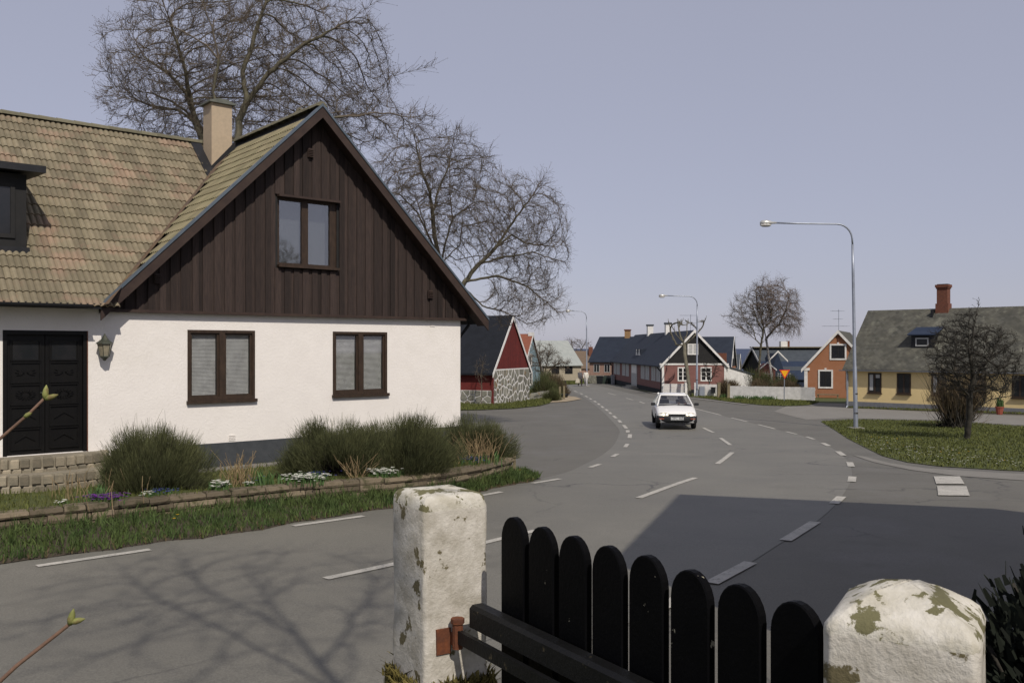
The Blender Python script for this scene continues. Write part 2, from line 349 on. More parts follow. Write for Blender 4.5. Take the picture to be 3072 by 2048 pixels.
for p, q in [((1.2,8.5),(1.85,9.4)), ((2.2,9.85),(2.9,10.85)), ((3.72,12.15),(4.62,13.6)), ((5.55,15.4),(6.0,16.25)), ((7.0,18.4),(7.4,19.4)), ((8.25,21.7),(8.66,22.9)), ((9.25,24.9),(9.6,26.3)), ((10.05,28.3),(10.3,29.6)), ((10.6,31.3),(10.75,32.6)), ((10.85,34),(10.93,35.6)), ((11,37.3),(11.02,40)), ((11.02,41.8),(11.0,44.8)), ((11,47),(10.98,54)), ((10.95,55),(10.85,60))]:
    dash(p, q, .165 if p[1] < 30 else .12)
for p, q in [((-2.1,10.05),(-.95,11.25)), ((-.45,11.9),(.35,12.9)), ((2.28,16.07),(3.93,19.14)), ((5.15,22.4),(6.4,25.92)), ((7.02,28.7),(7.46,31.94)), ((7.9,35.0),(8.15,38.0)), ((8.92,60),(8.94,62.8)), ((8.85,65.3),(8.76,68.5)), ((8.95,47),(9.0,50)), ((8.6,74),(8.4,78))]:
    dash(p, q, .13)
sh = MB(); drape(sh, [(9.18,19.43),(9.75,19.43),(9.12,17.99),(8.55,17.99)], -.002); sh.build('crossing_stripe', M['paint'], road)
sh = MB(); drape(sh, [(8.42,17.68),(8.97,17.62),(8.38,16.34),(7.83,16.4)], -.002); sh.build('crossing_stripe', M['paint'], road)

# ------------------------------------------------------------------ vegetation helpers
def blades(pts, h, w, bend=.4, hvar=.5):
    """one mesh of grass blades at pts (n,3): three-corner blades, bent"""
    n = len(pts); pts = np.asarray(pts, float)
    a = rng.uniform(0, 2*np.pi, n); hh = h*(1-hvar+2*hvar*rng.random(n)); ww = w*(.6+.8*rng.random(n))
    b = rng.uniform(0, 2*np.pi, n); be = bend*hh*rng.random(n)
    dx, dy = np.cos(a)*ww/2, np.sin(a)*ww/2
    p0 = pts + np.c_[-dx, -dy, np.zeros(n)]; p1 = pts + np.c_[dx, dy, np.zeros(n)]
    md = np.c_[np.cos(b)*be*.35, np.sin(b)*be*.35, hh*.6]
    p2 = pts + md + np.c_[dx, dy, np.zeros(n)]*.8; p3 = pts + md - np.c_[dx, dy, np.zeros(n)]*.8
    p4 = pts + np.c_[np.cos(b)*be, np.sin(b)*be, hh]
    V = np.stack([p0, p1, p2, p3, p3, p2, p4, p4], 1).reshape(-1, 3)
    i = np.arange(n)[:, None]*8
    Q = np.concatenate([i+np.array([0, 1, 2, 3]), ], 0); T = i+np.array([4, 5, 6])
    Vt = np.concatenate([V]); return Vt, Q, T
def blade_obj(name, pts, h, w, mat, parent=None, org=(0, 0, 0), kind='stuff', **k):
    V, Q, T = blades(pts, h, w, **k)
    T4 = np.c_[T, T[:, 2:3]+1]; V = V.copy(); V[7::8] += (0, 0, .0008)
    me = arr_mesh(name, V-np.asarray(org), np.concatenate([Q, T4]))
    return link(name, me, M[mat], parent, org, kind=kind)
def in_poly(x, y, P):
    c = False; j = len(P)-1
    for i in range(len(P)):
        if (P[i][1] > y) != (P[j][1] > y) and x < (P[j][0]-P[i][0])*(y-P[i][1])/(P[j][1]-P[i][1])+P[i][0]: c = not c
        j = i
    return c
def scatter(poly, n, zf):
    X = [p[0] for p in poly]; Y = [p[1] for p in poly]; out = []
    while len(out) < n:
        x, y = random.uniform(min(X), max(X)), random.uniform(min(Y), max(Y))
        if in_poly(x, y, poly): out.append((x, y, zf(x, y)))
    return out
def seg_mesh(A, B, ra, rb, n):
    """tubes from A to B (k,3) with radii"""
    A = np.asarray(A, float); B = np.asarray(B, float); d = B-A; l = np.linalg.norm(d, axis=1, keepdims=True)+1e-9; d = d/l
    up = np.where(np.abs(d[:, 2:3]) > .9, np.array([[1., 0, 0]]), np.array([[0, 0, 1.]]))
    a = np.cross(d, up); a /= np.linalg.norm(a, axis=1, keepdims=True)+1e-9; b = np.cross(d, a)
    ra = np.asarray(ra)[:, None]; rb = np.asarray(rb)[:, None]
    A2 = A - d*ra*.25; B2 = B + d*rb*.25
    ring = []
    for P, r in ((A2, ra), (B2, rb)):
        for k in range(n):
            t = 2*np.pi*k/n; ring.append(P + (a*np.cos(t)+b*np.sin(t))*r)
    V = np.stack(ring, 1).reshape(-1, 3); i = np.arange(len(A))[:, None]*2*n
    Q = np.concatenate([i+np.array([k, (k+1) % n, n+(k+1) % n, n+k]) for k in range(n)], 0)
    return V, Q
def cat(parts):
    V = []; Q = []; o = 0
    for v, q in parts:
        if len(v) == 0: continue
        V.append(v); Q.append(q+o); o += len(v)
    return np.concatenate(V), np.concatenate(Q)
def octa(P, d, r, l):
    """small pointed buds at P along d"""
    P = np.asarray(P); d = d/(np.linalg.norm(d, axis=1, keepdims=True)+1e-9); n = len(P)
    up = np.where(np.abs(d[:, 2:3]) > .9, np.array([[1., 0, 0]]), np.array([[0, 0, 1.]]))
    a = np.cross(d, up); a /= np.linalg.norm(a, axis=1, keepdims=True)+1e-9; b = np.cross(d, a)
    m = P+d*l*.45
    V = np.stack([P, m+a*r, m-a*.5*r+b*.87*r, m-a*.5*r-b*.87*r, P+d*l, P+d*l*1.001], 1).reshape(-1, 3)
    i = np.arange(n)[:, None]*6
    Q = np.concatenate([i+np.array(f) for f in ([0, 2, 1, 4], [0, 3, 2, 5], [0, 1, 3, 4])], 0)
    return V, Q
def grow_tree(limbs, crown, attract, step, seed, depth=.55, tip=.007, expo=2.25, kill=None, reach=2.2, twigs=3, twig_len=.38, droop=.0, buds=True, iters=70):
    """bare tree: hand-placed limbs, then branches that grow into the crown volume, then fine twigs"""
    r = np.random.default_rng(seed); kill = kill or step*1.35
    N = [np.zeros(3)]; par = [-1]
    def add_path(pts, i0):
        i = i0
        for p, q in zip(pts, pts[1:]):
            k = max(1, int(np.linalg.norm(q-p)/step))
            for t in range(1, k+1):
                N.append(p+(q-p)*t/k + r.normal(0, step*.06, 3)*(1 if t < k else .2)); par.append(i); i = len(N)-1
    for L in limbs:
        x, z = L[0]; A = np.array(N); dist = np.hypot(A[:, 0]-x, A[:, 2]-z); j = int(dist.argmin())
        y0 = N[j][1]; sl = r.uniform(-depth, depth)
        P = []; acc = 0.
        for k, (x, z) in enumerate(L):
            if k: acc += math.hypot(x-L[k-1][0], z-L[k-1][1])
            P.append(np.array([x, y0+sl*acc, z]))
        if dist[j] > step*1.5:
            mid = N[j]*.5+P[0]*.5; mid[2] += .1*dist[j]; P = [np.array(N[j]), mid] + P
        else: P[0] = np.array(N[j])
        add_path(P, j)
    T = []
    for cx, cy, cz, rx, ry, rz, w in crown:
        k = int(attract*w); q = r.normal(0, 1, (k, 3)); q /= np.linalg.norm(q, axis=1, keepdims=True)
        q *= (r.random((k, 1))**.38); T.append(q*np.array([rx, ry, rz])+np.array([cx, cy, cz]))
    T = np.concatenate(T); alive = np.ones(len(T), bool)
    best = np.full(len(T), 1e9); bi = np.zeros(len(T), int)
    def upd(a, b):
        X = np.array(N[a:b]); 
        for s in range(0, len(X), 400):
            D = np.linalg.norm(T[:, None, :]-X[None, s:s+400, :], axis=2); j = D.argmin(1); d = D[np.arange(len(T)), j]
            u = d < best; best[u] = d[u]; bi[u] = j[u]+a+s
    upd(0, len(N)); kids = {}
    for it in range(iters):
        alive &= best > kill; use = alive & (best < reach)
        if not use.any(): break
        dirs = {}
        for k in np.nonzero(use)[0]:
            v = T[k]-N[bi[k]]; dirs.setdefault(bi[k], []).append(v/np.linalg.norm(v))
        n0 = len(N)
        for i, v in dirs.items():
            d = np.sum(v, 0); d = d/(np.linalg.norm(d)+1e-9) + r.normal(0, .15, 3)
            if par[i] >= 0:
                pv = N[i]-N[par[i]]; d += 1.25*pv/(np.linalg.norm(pv)+1e-9)
            d /= np.linalg.norm(d)
            if kids.get(i, 0) > 3: continue
            kids[i] = kids.get(i, 0)+1; N.append(N[i]+d*step); par.append(i)
        if len(N) == n0: break
        upd(n0, len(N))
    N = np.array(N); par = np.array(par); acc = np.zeros(len(N)); nk = np.zeros(len(N), int)
    rad = np.full(len(N), tip)
    for i in range(len(N)-1, 0, -1):
        rad[i] = max(tip, acc[i]**(1/expo)) if nk[i] else tip
        rad[i] = max(rad[i], tip); acc[par[i]] += rad[i]**expo; nk[par[i]] += 1
    rad[0] = acc[0]**(1/expo)
    i = np.arange(1, len(N)); A, B, ra, rb = N[par[i]], N[i], rad[par[i]], rad[i]
    ra = np.minimum(ra, rb*1.35)
    thick = rb > .028
    trunk = seg_mesh(A[thick], B[thick], ra[thick], rb[thick], 7)
    thin = seg_mesh(A[~thick], B[~thick], ra[~thick], rb[~thick], 4)
    src = np.nonzero((rad < tip*3.2) & (np.arange(len(N)) > 0))[0]; src = np.repeat(src, twigs)
    d0 = N[src]-N[par[src]]; d0 /= np.linalg.norm(d0, axis=1, keepdims=True)+1e-9
    d1 = d0*.9 + r.normal(0, .42, (len(src), 3)); d1[:, 2] += .15-droop; d1 /= np.linalg.norm(d1, axis=1, keepdims=True)
    l = twig_len*(.4+r.random((len(src), 1))); p0 = N[src]; p1 = p0+d1*l*.5
    d2 = d1 + r.normal(0, .4, d1.shape); d2[:, 2] += .25-droop*1.6; d2 /= np.linalg.norm(d2, axis=1, keepdims=True); p2 = p1+d2*l*.5
    o = np.ones(len(src)); tw = [seg_mesh(p0, p1, o*tip*.8, o*tip*.65, 3), seg_mesh(p1, p2, o*tip*.65, o*tip*.4, 3)]
    bud = cat([octa(p2, d2, tip*1.7, tip*6), octa(p1, d1+r.normal(0, .5, d1.shape), tip*1.5, tip*5)]) if buds else None
    return trunk, cat([thin]+tw), bud, rad[0]
def tree(name, label, loc, limbs, crown, group=None, mats=('bark', 'twig', 'bud'), **k):
    t = thing(name, label, 'tree', loc, group)
    trunk, tw, bud, r0 = grow_tree(limbs, crown, **k)
    link('trunk', arr_mesh('trunk', *trunk), M[mats[0]], t, loc, True)
    c = link('crown', arr_mesh('crown', *tw), M[mats[1]], t, loc)
    if bud is not None: link('buds', arr_mesh('buds', *bud), M[mats[2]], c, loc, kind='stuff')
    return t
def shrub(name, label, base, rad, h, n, mats, seed, cat_='shrub', spread=1.0, width=.010, inner=.55, group=None, clumps=26, upright=.6, shoot=1.0, long_p=.035, cs=.2):
    """twiggy bush: woody stems fanning from the base, thin shoots on their outer ends"""
    r = np.random.default_rng(seed); t = thing(name, label, cat_, base, group); b = np.array(base)
    th = r.uniform(0, 2*np.pi, clumps); el = np.arccos(1-r.random(clumps)*.93*spread)
    cd = np.c_[np.cos(th)*np.sin(el), np.sin(th)*np.sin(el), np.cos(el)]
    ch = .70+.48*r.random(clumps)
    # woody stems
    k = clumps*9; ci = r.integers(0, clumps, k); d = cd[ci]+r.normal(0, .13, (k, 3))
    p0 = b+np.c_[r.normal(0, .16*rad, (k, 2)), np.zeros(k)]
    tipp = b+d*np.array([rad, rad, h])*(ch[ci]*r.uniform(.55, .95, k))[:, None]; tipp[:, 2] = np.maximum(tipp[:, 2], b[2]+.06)
    m = p0*.45+tipp*.55+np.c_[np.zeros((k, 2)), -.10*h*np.ones(k)]; m[:, 2] = np.maximum(m[:, 2], b[2]+.03)
    o = np.ones(k); V = cat([seg_mesh(p0, m, o*width*.9, o*width*.7, 3), seg_mesh(m, tipp, o*width*.7, o*width*.4, 3)])
    link('stems', arr_mesh('stems', V[0]-b, V[1]), M[mats[1]], t, base)
    # shoots
    ci = r.integers(0, clumps, n); f = r.uniform(inner, 1.0, n)
    c0 = cd[ci]+r.normal(0, cs, (n, 3)); c0 /= np.linalg.norm(c0, axis=1, keepdims=True); s = ch[ci]*f
    p = b+c0*np.array([rad, rad, h])*s[:, None]; p[:, 2] = np.maximum(p[:, 2], b[2]+.04)
    d = c0*np.array([rad, rad, h]); d /= np.linalg.norm(d, axis=1, keepdims=True)
    d = d*(1-upright*.5)+np.array([0, 0, upright])+r.normal(0, .22, (n, 3)); d /= np.linalg.norm(d, axis=1, keepdims=True)
    l = (.10+.22*r.random(n)**1.5)*h*shoot; long_ = r.random(n) < long_p; l[long_] *= 2.0
    q = p+d*l[:, None]; sd = np.cross(d, r.normal(0, 1, (n, 3))); sd /= np.linalg.norm(sd, axis=1, keepdims=True); sd *= width*.42
    V = np.stack([p-sd, p+sd, q+sd*.4, q-sd*.4], 1).reshape(-1, 3); Q = np.arange(n)[:, None]*4+np.array([0, 1, 2, 3])
    link('foliage', arr_mesh('foliage', V-b, Q), M[mats[0]], t, base, kind='stuff')
    return t
def flowers(name, label, pts, petal, size, cat_='flowers', leafy=True, group=None, h=.08):
    c = np.mean(np.array(pts), 0); t = thing(name, label, cat_, tuple(c), group); m = MB(); lp = []
    for x, y, z in pts:
        zz = z+h*random.uniform(.7, 1.3); a = random.uniform(0, 6.28); s = size*random.uniform(.7, 1.2); tilt = random.uniform(-.5, .5)
        for k in range(5):
            b0 = a+k*1.257; b1 = b0+.55; b2 = b0-.55
            m.poly([(x, y, zz), (x+s*.7*math.cos(b2), y+s*.7*math.sin(b2), zz+tilt*s*.4+s*.25), (x+s*math.cos(b0), y+s*math.sin(b0), zz+tilt*s*.5+s*.2), (x+s*.7*math.cos(b1), y+s*.7*math.sin(b1), zz+tilt*s*.4+s*.25)])
        lp += [(x+random.gauss(0, size), y+random.gauss(0, size), z) for _ in range(3)]
    m.build('petals', M[petal], t, kind='stuff')
    if leafy: blade_obj('leaves', lp, h*1.1, size*.5, 'leaf', t, c)
    return t

# ------------------------------------------------------------------ masonry helpers
def stone_cells(poly, n, seed, gap=.02, relax=2):
    """irregular stone outlines filling a polygon (x,z), separated by joints"""
    r = random.Random(seed); S = []
    X = [p[0] for p in poly]; Y = [p[1] for p in poly]
    while len(S) < n:
        p = (r.uniform(min(X), max(X)), r.uniform(min(Y), max(Y)))
        if in_poly(p[0], p[1], poly): S.append(p)
    def cell(i, g):
        c = list(poly)
        for j, q in enumerate(S):
            if j == i: continue
            dx, dy = S[i][0]-q[0], S[i][1]-q[1]; l = math.hypot(dx, dy)
            if l > 3: continue
            dx /= l; dy /= l; mx_, my = (S[i][0]+q[0])/2, (S[i][1]+q[1])/2
            c = clip(c, dx, dy, dx*mx_+dy*my+g)
            if len(c) < 3: return None
        return c
    for _ in range(relax):
        NS = []
        for i in range(n):
            c = cell(i, 0)
            NS.append((sum(p[0] for p in c)/len(c)*.6+S[i][0]*.4, sum(p[1] for p in c)/len(c)*.6+S[i][1]*.4) if c else S[i])
        S[:] = NS
    return [c for c in (cell(i, gap) for i in range(n)) if c]
def stone_piece(m, F, c, y0, d):
    cx = sum(p[0] for p in c)/len(c); cz = sum(p[1] for p in c)/len(c)
    f = [(cx+(x-cx)*.86, cz+(z-cz)*.86) for x, z in c]
    m.F = F
    m.loft([[(x, y0, z) for x, z in c], [(x, y0-d*.6, z) for x, z in c], [(x, y0-d, z) for x, z in f]][::1])

# ------------------------------------------------------------------ windows
def window(F, root, x0, x1, z0, z1, fw=.07, cols=2, rows=1, mat='window_wood', gl='dark_glass', casing=None, cw=.12, sill=None, out=.03, bars=.025, back=None, name='window', inset=0.0):
    """framed window on the wall plane y=0: frame ring, mullions, pane(s), optional casing and sill"""
    y = inset; m = MB(F)
    for a in ((x0, x1, y-out, y+.05, z0, z0+fw), (x0, x1, y-out, y+.05, z1-fw, z1), (x0, x0+fw, y-out, y+.05, z0+fw, z1-fw), (x1-fw, x1, y-out, y+.05, z0+fw, z1-fw)): m.box(*a)
    w = (x1-x0-2*fw)/cols; hh = (z1-z0-2*fw)/rows
    for k in range(1, cols): xx = x0+fw+w*k; m.box(xx-fw*.55, xx+fw*.55, y-out*.9, y+.045, z0+fw, z1-fw)
    if rows > 1:
        for k in range(1, rows): zz = z0+fw+hh*k; m.box(x0+fw, x1-fw, y-out*.6, y+.03, zz-bars/2, zz+bars/2)
    w_ = m.build(name, M[mat], root)
    for k in range(cols):
        a = x0+fw+w*k+(fw*.55 if k else 0); b = x0+fw+w*(k+1)-(fw*.55 if k < cols-1 else 0)
        p = MB(F); p.box(a, b, y-.006, y+.004, z0+fw, z1-fw); p.build('pane', M[gl], w_)
    if back:
        p = MB(F); p.box(x0+fw, x1-fw, y+.03, y+.035, z0+fw, z1-fw); p.build('curtain', M[back], w_)
    if casing:
        m = MB(F)
        for a in ((x0-cw, x1+cw, -out-.02, .02, z1+.002, z1+cw), (x0-cw, x1+cw, -out-.02, .02, z0-cw, z0-.002), (x0-cw, x0-.002, -out-.02, .02, z0, z1), (x1+.002, x1+cw, -out-.02, .02, z0, z1)): m.box(*a)
        m.build('casing', M[casing], w_)
    if sill:
        m = MB(F); m.box(x0-.04, x1+.04, -out-.10, .02, z0-.07, z0-.01); m.build('sill', M[sill], w_)
    return w_

# ------------------------------------------------------------------ WHITE HOUSE
HF = frame(-7.43, 15.6, .7635, .6458)
house = thing('white_house', 'large white plastered house with dark boarded gable and mossy tile roof', 'house', HF(2, 0, .9))
def wall_with_holes(m, x0, x1, z0, z1, holes, y0, y1):
    X = sorted({x0, x1, *[h[0] for h in holes], *[h[1] for h in holes]}); Z = sorted({z0, z1, *[h[2] for h in holes], *[h[3] for h in holes]})
    for a, b in zip(X, X[1:]):
        for c, d in zip(Z, Z[1:]):
            if any(h[0] < (a+b)/2 < h[1] and h[2] < (c+d)/2 < h[3] for h in holes): continue
            m.poly([(a, y0, c), (b, y0, c), (b, y0, d), (a, y0, d)])
    for a, b, c, d in holes:
        m.poly([(a, y0, c), (a, y1, c), (a, y1, d), (a, y0, d)]); m.poly([(b, y1, c), (b, y0, c), (b, y0, d), (b, y1, d)])
        m.poly([(a, y0, d), (a, y1, d), (b, y1, d), (b, y0, d)]); m.poly([(a, y1, c), (a, y0, c), (b, y0, c), (b, y1, c)])
W1 = (1.76, 3.09, 2.22, 3.55); W2 = (4.81, 6.14, 2.23, 3.555); DR = (-1.30, 0.0, 1.41, 3.505)
m = MB(HF); wall_with_holes(m, -7, 8.15, .5, 3.95, [W1, W2, DR], 0, .16)
m.poly([(8.15, 0, .5), (8.15, 8.3, .5), (8.15, 8.3, 3.95), (8.15, 0, 3.95)]); m.poly([(8.15, 8.3, .5), (-7, 8.3, .5), (-7, 8.3, 3.95), (8.15, 8.3, 3.95)])
m.build('wall', M['plaster'], house)
m = MB(HF); m.box(.40, 8.17, -.022, -.003, .5, 1.39); m.build('plinth', M['plinth'], house)
m = MB(HF); m.box(-6.9, 8.1, .5, .55, .6, 3.9); m.build('room_back', M['dark_room'], house)
for a, b, c, d in (W1, W2):
    fw = .055; yy = .03; mid = (a+b)/2; m = MB(HF)
    for q in ((a, b, c, c+fw), (a, b, d-fw, d), (a, a+fw, c+fw, d-fw), (b-fw, b, c+fw, d-fw), (mid-.055, mid+.055, c+fw, d-fw)): m.box(q[0], q[1], -.015, .10, q[2], q[3])
    w = m.build('window', M['window_wood'], house)
    for p0, p1 in ((a+fw, mid-.055), (mid+.055, b-fw)):
        m = MB(HF)
        for q in ((p0, p1, c+fw, c+fw+.035), (p0, p1, d-fw-.035, d-fw), (p0, p0+.035, c+fw+.035, d-fw-.035), (p1-.035, p1, c+fw+.035, d-fw-.035)): m.box(q[0], q[1], .015, .07, q[2], q[3])
        m.build('sash', M['window_wood'], w)
        m = MB(HF); m.box(p0+.03, p1-.03, .040, .046, c+fw+.03, d-fw-.03); m.build('pane', M['pane_glass'], w)
        m = MB(HF); z = c+fw+.04
        while z < d-fw-.06:
            m.poly([(p0+.04, .085, z), (p1-.04, .085, z), (p1-.04, .095, z+(.025 if a < 3 else .017)), (p0+.04, .095, z+(.025 if a < 3 else .017))]); z += .026
        m.build('blind', M['blind'], w, kind='stuff')
    m = MB(HF); m.box(a-.02, b+.03, -.07, .03, c-.062, c-.002); m.build('sill', M['window_wood'], w)
# doors

m = MB(HF); a, b, c, d = DR
for q in ((a, a+.06, c, d), (b-.06, b, c, d), (a+.06, b-.06, d-.07, d)): m.box(q[0], q[1], -.005, .14, q[2], q[3])
df = m.build('door_frame', M['door_wood'], house)
m = MB(HF); m.box(b+.001, b+.016, -.012, .03, c, d); m.build('edge_strip', M['red_brown_edge'], df)
mid = (a+b)/2
for p0, p1 in ((a+.06, mid-.005), (mid+.005, b-.06)):
    m = MB(HF); m.box(p0, p1, .07, .12, c+.01, d-.07); leaf = m.build('door_leaf', M['door_wood'], house)
    zz = c+.08; hh = (d-.07-c-.16)/5
    for k in range(5):
        z0, z1 = zz+hh*k+.03, zz+hh*(k+1)-.03; x0, x1 = p0+.08, p1-.08
        if k == 4:
            m = MB(HF); m.box(x0+.02, x1-.02, .060, .068, z0, z1); m.build('pane', M['dark_glass'], leaf)
        m = MB(HF)
        m.box(x0-.02, x1+.02, .035, .069, z0-.022, z0); m.box(x0-.02, x1+.02, .045, .069, z1, z1+.022)
        m.box(x0-.02, x0, .05, .069, z0, z1); m.box(x1, x1+.02, .05, .069, z0, z1)
        cx, cz = (x0+x1)/2, (z0+z1)/2
        def ray(ang, r0, r1, w):
            ca, sa = math.cos(ang), math.sin(ang); px, pz = -sa*w, ca*w
            m.prism([(cx+ca*r0, .069, cz+sa*r0*.62), (cx+ca*(r0+r1)/2+px, .069, cz+sa*(r0+r1)/2*.62+pz), (cx+ca*r1, .069, cz+sa*r1*.62), (cx+ca*(r0+r1)/2-px, .069, cz+sa*(r0+r1)/2*.62-pz)], (0, -.018, 0))
        if k == 3:
            for q in (0, .5, math.pi-.5, math.pi, math.pi+.5, -.5): ray(q, .02, .16, .016)
        elif k == 2:
            for q in range(16): ray(q*math.pi/8, .06, .155, .012)
        elif k in (0, 1):
            for s in (-1, 1): m.prism([(cx+s*.16, .069, cz-.05), (cx+s*.15, .069, cz-.03), (cx, .069, cz+.07), (cx, .069, cz+.045)], (0, -.018, 0))
        m.build('panel_carving', M['door_wood'], leaf)
m = MB(HF); m.lathe(HF(0, 0, 0) and (mid-.05, .05, 2.45), [(.03, -.01), (.03, .01)], 8); m.build('door_knob', M['patina'], house)
# gable boards
AX, AZ, SL = 4.37, 8.12, .99
def roofz(x): return AZ-SL*abs(x-AX)
und = .16
def board_poly(x0, x1, zb): 
    P = [(x0, zb), (x1, zb), (x1, roofz(x1)-und)]
    if x0 < AX < x1: P.append((AX, AZ-und))
    P.append((x0, roofz(x0)-und)); return P
AT = (3.57, 4.90, 4.88, 6.24)
m = MB(HF); m.poly([(.45, -.002, 3.86), (8.22, -.002, 3.86), (AX, -.002, AZ-.2)]); 
m = MB(HF)
P0 = board_poly(.40, 8.3, 3.9)
x = .42; k = 0; boards = []
while x < 8.25:
    w = .125+random.uniform(-.01, .012); boards.append((x, x+w, -.020 if k % 2 else -.046)); x += w*(.80 if k % 2 == 0 else .86); k += 1
for x0, x1, yb in boards:
    xm = (x0+x1)/2; segs = []
    zb = 3.90; zt0, zt1 = roofz(x0)-und, roofz(x1)-und
    if min(zt0, zt1) < zb+.03: continue
    if x1 > AT[0]+.01 and x0 < AT[1]-.01:
        a, b = x0, x1
        segs.append([(x0, zb), (x1, zb), (x1, AT[2]-.07), (x0, AT[2]-.07)])
        segs.append(board_poly(x0, x1, AT[3]+.05))
    else: segs.append(board_poly(x0, x1, zb))
    for P in segs:
        q = MB(HF); q.prism([(px, yb, pz) for px, pz in P], (0, .02, 0)); q.build('gable_board', M['board'], house)
m = MB(HF); m.poly([(.3, .0, 3.9), (AT[0], .0, 3.9), (AT[0], 0, roofz(AT[0])-.1), (.3, 0, roofz(.3)-.1)]); m.poly([(AT[1], 0, 3.9), (8.4, 0, 3.9), (8.4, 0, roofz(8.4)-.1), (AT[1], 0, roofz(AT[1])-.1)])
m.poly([(AT[0], 0, 3.9), (AT[1], 0, 3.9), (AT[1], 0, AT[2]), (AT[0], 0, AT[2])]); m.poly([(AT[0], 0, AT[3]), (AT[1], 0, AT[3]), (AT[1], 0, roofz(AT[1])-.1), (AX, 0, AZ-.1), (AT[0], 0, roofz(AT[0])-.1)])
m.build('gable_backing', M['black_wood'], house)
m = MB(HF); m.box(.22, 8.24, -.125, .0, 3.845, 3.90); m.build('gable_ledge', M['brown_paint'], house)
# attic window
a, b, c, d = AT; m = MB(HF)
for q in ((a, a+.05, c, d), (b-.14, b, c, d), (a+.05, b-.14, d-.05, d), (a+.05, b-.14, c, c+.05), (4.12, 4.26, c+.05, d-.05)): m.box(q[0], q[1], .03, .12, q[2], q[3])
w = m.build('attic_window', M['window_wood'], house)
for p0, p1 in ((a+.05, 4.12), (4.26, b-.14)):
    m = MB(HF); m.box(p0, p1, .065, .072, c+.05, d-.05); m.build('pane', M['attic_glass'], w)
m = MB(HF); m.box(a+.05, b-.14, .25, .26, c+.05, d-.05); m.build('curtain', M['curtain'], w)
m = MB(HF); m.box(a-.02, b+.04, -.13, .03, d+.001, d+.045); m.build('lintel', M['brown_paint'], w)
m = MB(HF); m.box(a-.02, b+.02, -.12, .03, c-.05, c-.001); m.build('sill', M['window_wood'], w)
m = MB(HF); m.poly([(a, .0, c), (a, .15, c), (a, .15, d), (a, 0, d)]); m.poly([(b, .0, c), (b, .15, c), (b, .15, d), (b, 0, d)]); m.build('reveal', M['brown_paint'], w)
for vx, vz in ((1.13, 4.38), (4.20, 7.11), (7.19, 4.33)):
    m = MB(HF); m.box(vx, vx+.13, -.075, -.05, vz, vz+.19)
    for k in range(5): m.prism([(vx+.01, -.076, vz+.02+k*.034), (vx+.12, -.076, vz+.02+k*.034), (vx+.12, -.10, vz+.01+k*.034), (vx+.01, -.10, vz+.01+k*.034)], (0, 0, .012))
    m.build('vent', M['brown_paint'], house)
for vx, vz in ((2.56, 1.42), (7.29, 3.70)):
    m = MB(HF)
    for k in range(4): m.box(vx, vx+.13, -.012, .0, vz+k*.03, vz+k*.03+.018)
    m.build('wall_vent', M['plaster'], house)
# gable roof slabs, barge boards
YF, YB = -.40, 8.6
def slope_strip(m, xa, xb, y0, y1, t0, t1):
    z = lambda x, t: roofz(x)-t
    m.prism([(xa, y0, z(xa, t1)), (xb, y0, z(xb, t1)), (xb, y0, z(xb, t0)), (xa, y0, z(xa, t0))], (0, y1-y0, 0))
m = MB(HF); slope_strip(m, AX+.001, 8.66, YF+.045, YB, .0, .10); slope_strip(m, .14, AX-.001, YF+.045, -.2, .035, .12)
m.prism([(.16, -.37, roofz(.16)-.11), (AX, -.2, AZ-.11), (AX, 4.2, AZ-.11)], (0, 0, .06))
m.build('gable_roof_deck', M['black_wood'], house)
for xa, xb in ((.12, AX), (AX, 8.68)):
    m = MB(HF); slope_strip(m, xa+.001, xb-.001, YF, YF+.04, .015, .235); m.build('barge_board', M['brown_paint'], house)
    m = MB(HF); slope_strip(m, xa-.01, xb, YF-.02, YF+.10, -.055, .0); m.build('verge_flashing', M['zinc'], house)
    m = MB(HF); slope_strip(m, xa+.1, xb-.02, YF+.045, .0, .125, .145); m.build('soffit', M['brown_paint'], house)
# wing roof
WZ, WY, WS = 8.0, 4.0, .92
def wingz(y): return WZ-WS*(WY-y)
def valley_x(y): return (y+.572)/1.076
m = MB(HF); m.poly([(-7, -.42, wingz(-.42)-.06), (valley_x(-.42), -.42, wingz(-.42)-.06), (valley_x(WY), WY, WZ-.06), (-7, WY, WZ-.06)])
m.poly([(-7, WY, WZ-.06), (valley_x(WY), WY, WZ-.06), (6, 8.6, wingz(-.6)), (-7, 8.6, wingz(-.6))])
m.build('wing_roof_deck', M['black_wood'], house)
def tile_mesh(name, mat, w=.212, l=.36, n=9):
    m = MB(); top0 = []; top1 = []
    for i in range(n):
        u = i/(n-1); z = .034*abs(math.sin(u*2*math.pi))**.8
        top0.append((u*w-w/2, 0, z+.022)); top1.append((u*w-w/2, l, z-.002))
    i0 = m.pts(top0); i1 = m.pts(top1); i2 = m.pts([(x, .003, z-.020) for x, y, z in top0])
    for k in range(n-1): m.P.append([i0[k], i0[k+1], i1[k+1], i1[k]]); m.P.append([i2[k], i2[k+1], i0[k+1], i0[k]])
    m.P.append([i0[0], i1[0], i2[0]]); m.P.append([i0[-1], i2[-1], i1[-1]])
    me = bpy.data.meshes.new(name); me.from_pydata(m.V, [], m.P); me.materials.append(M[mat]); me.update(); return me
tile = tile_mesh('roof_tile', 'tile')
hx, hy = HF.d; ang = math.atan2(hy, hx)
Rz = Matrix.Rotation(ang, 4, 'Z'); wslope = math.atan(WS); step = .318; slen = 4.42*math.hypot(1, WS)
rows = int(slen/step)+1; tiles = []
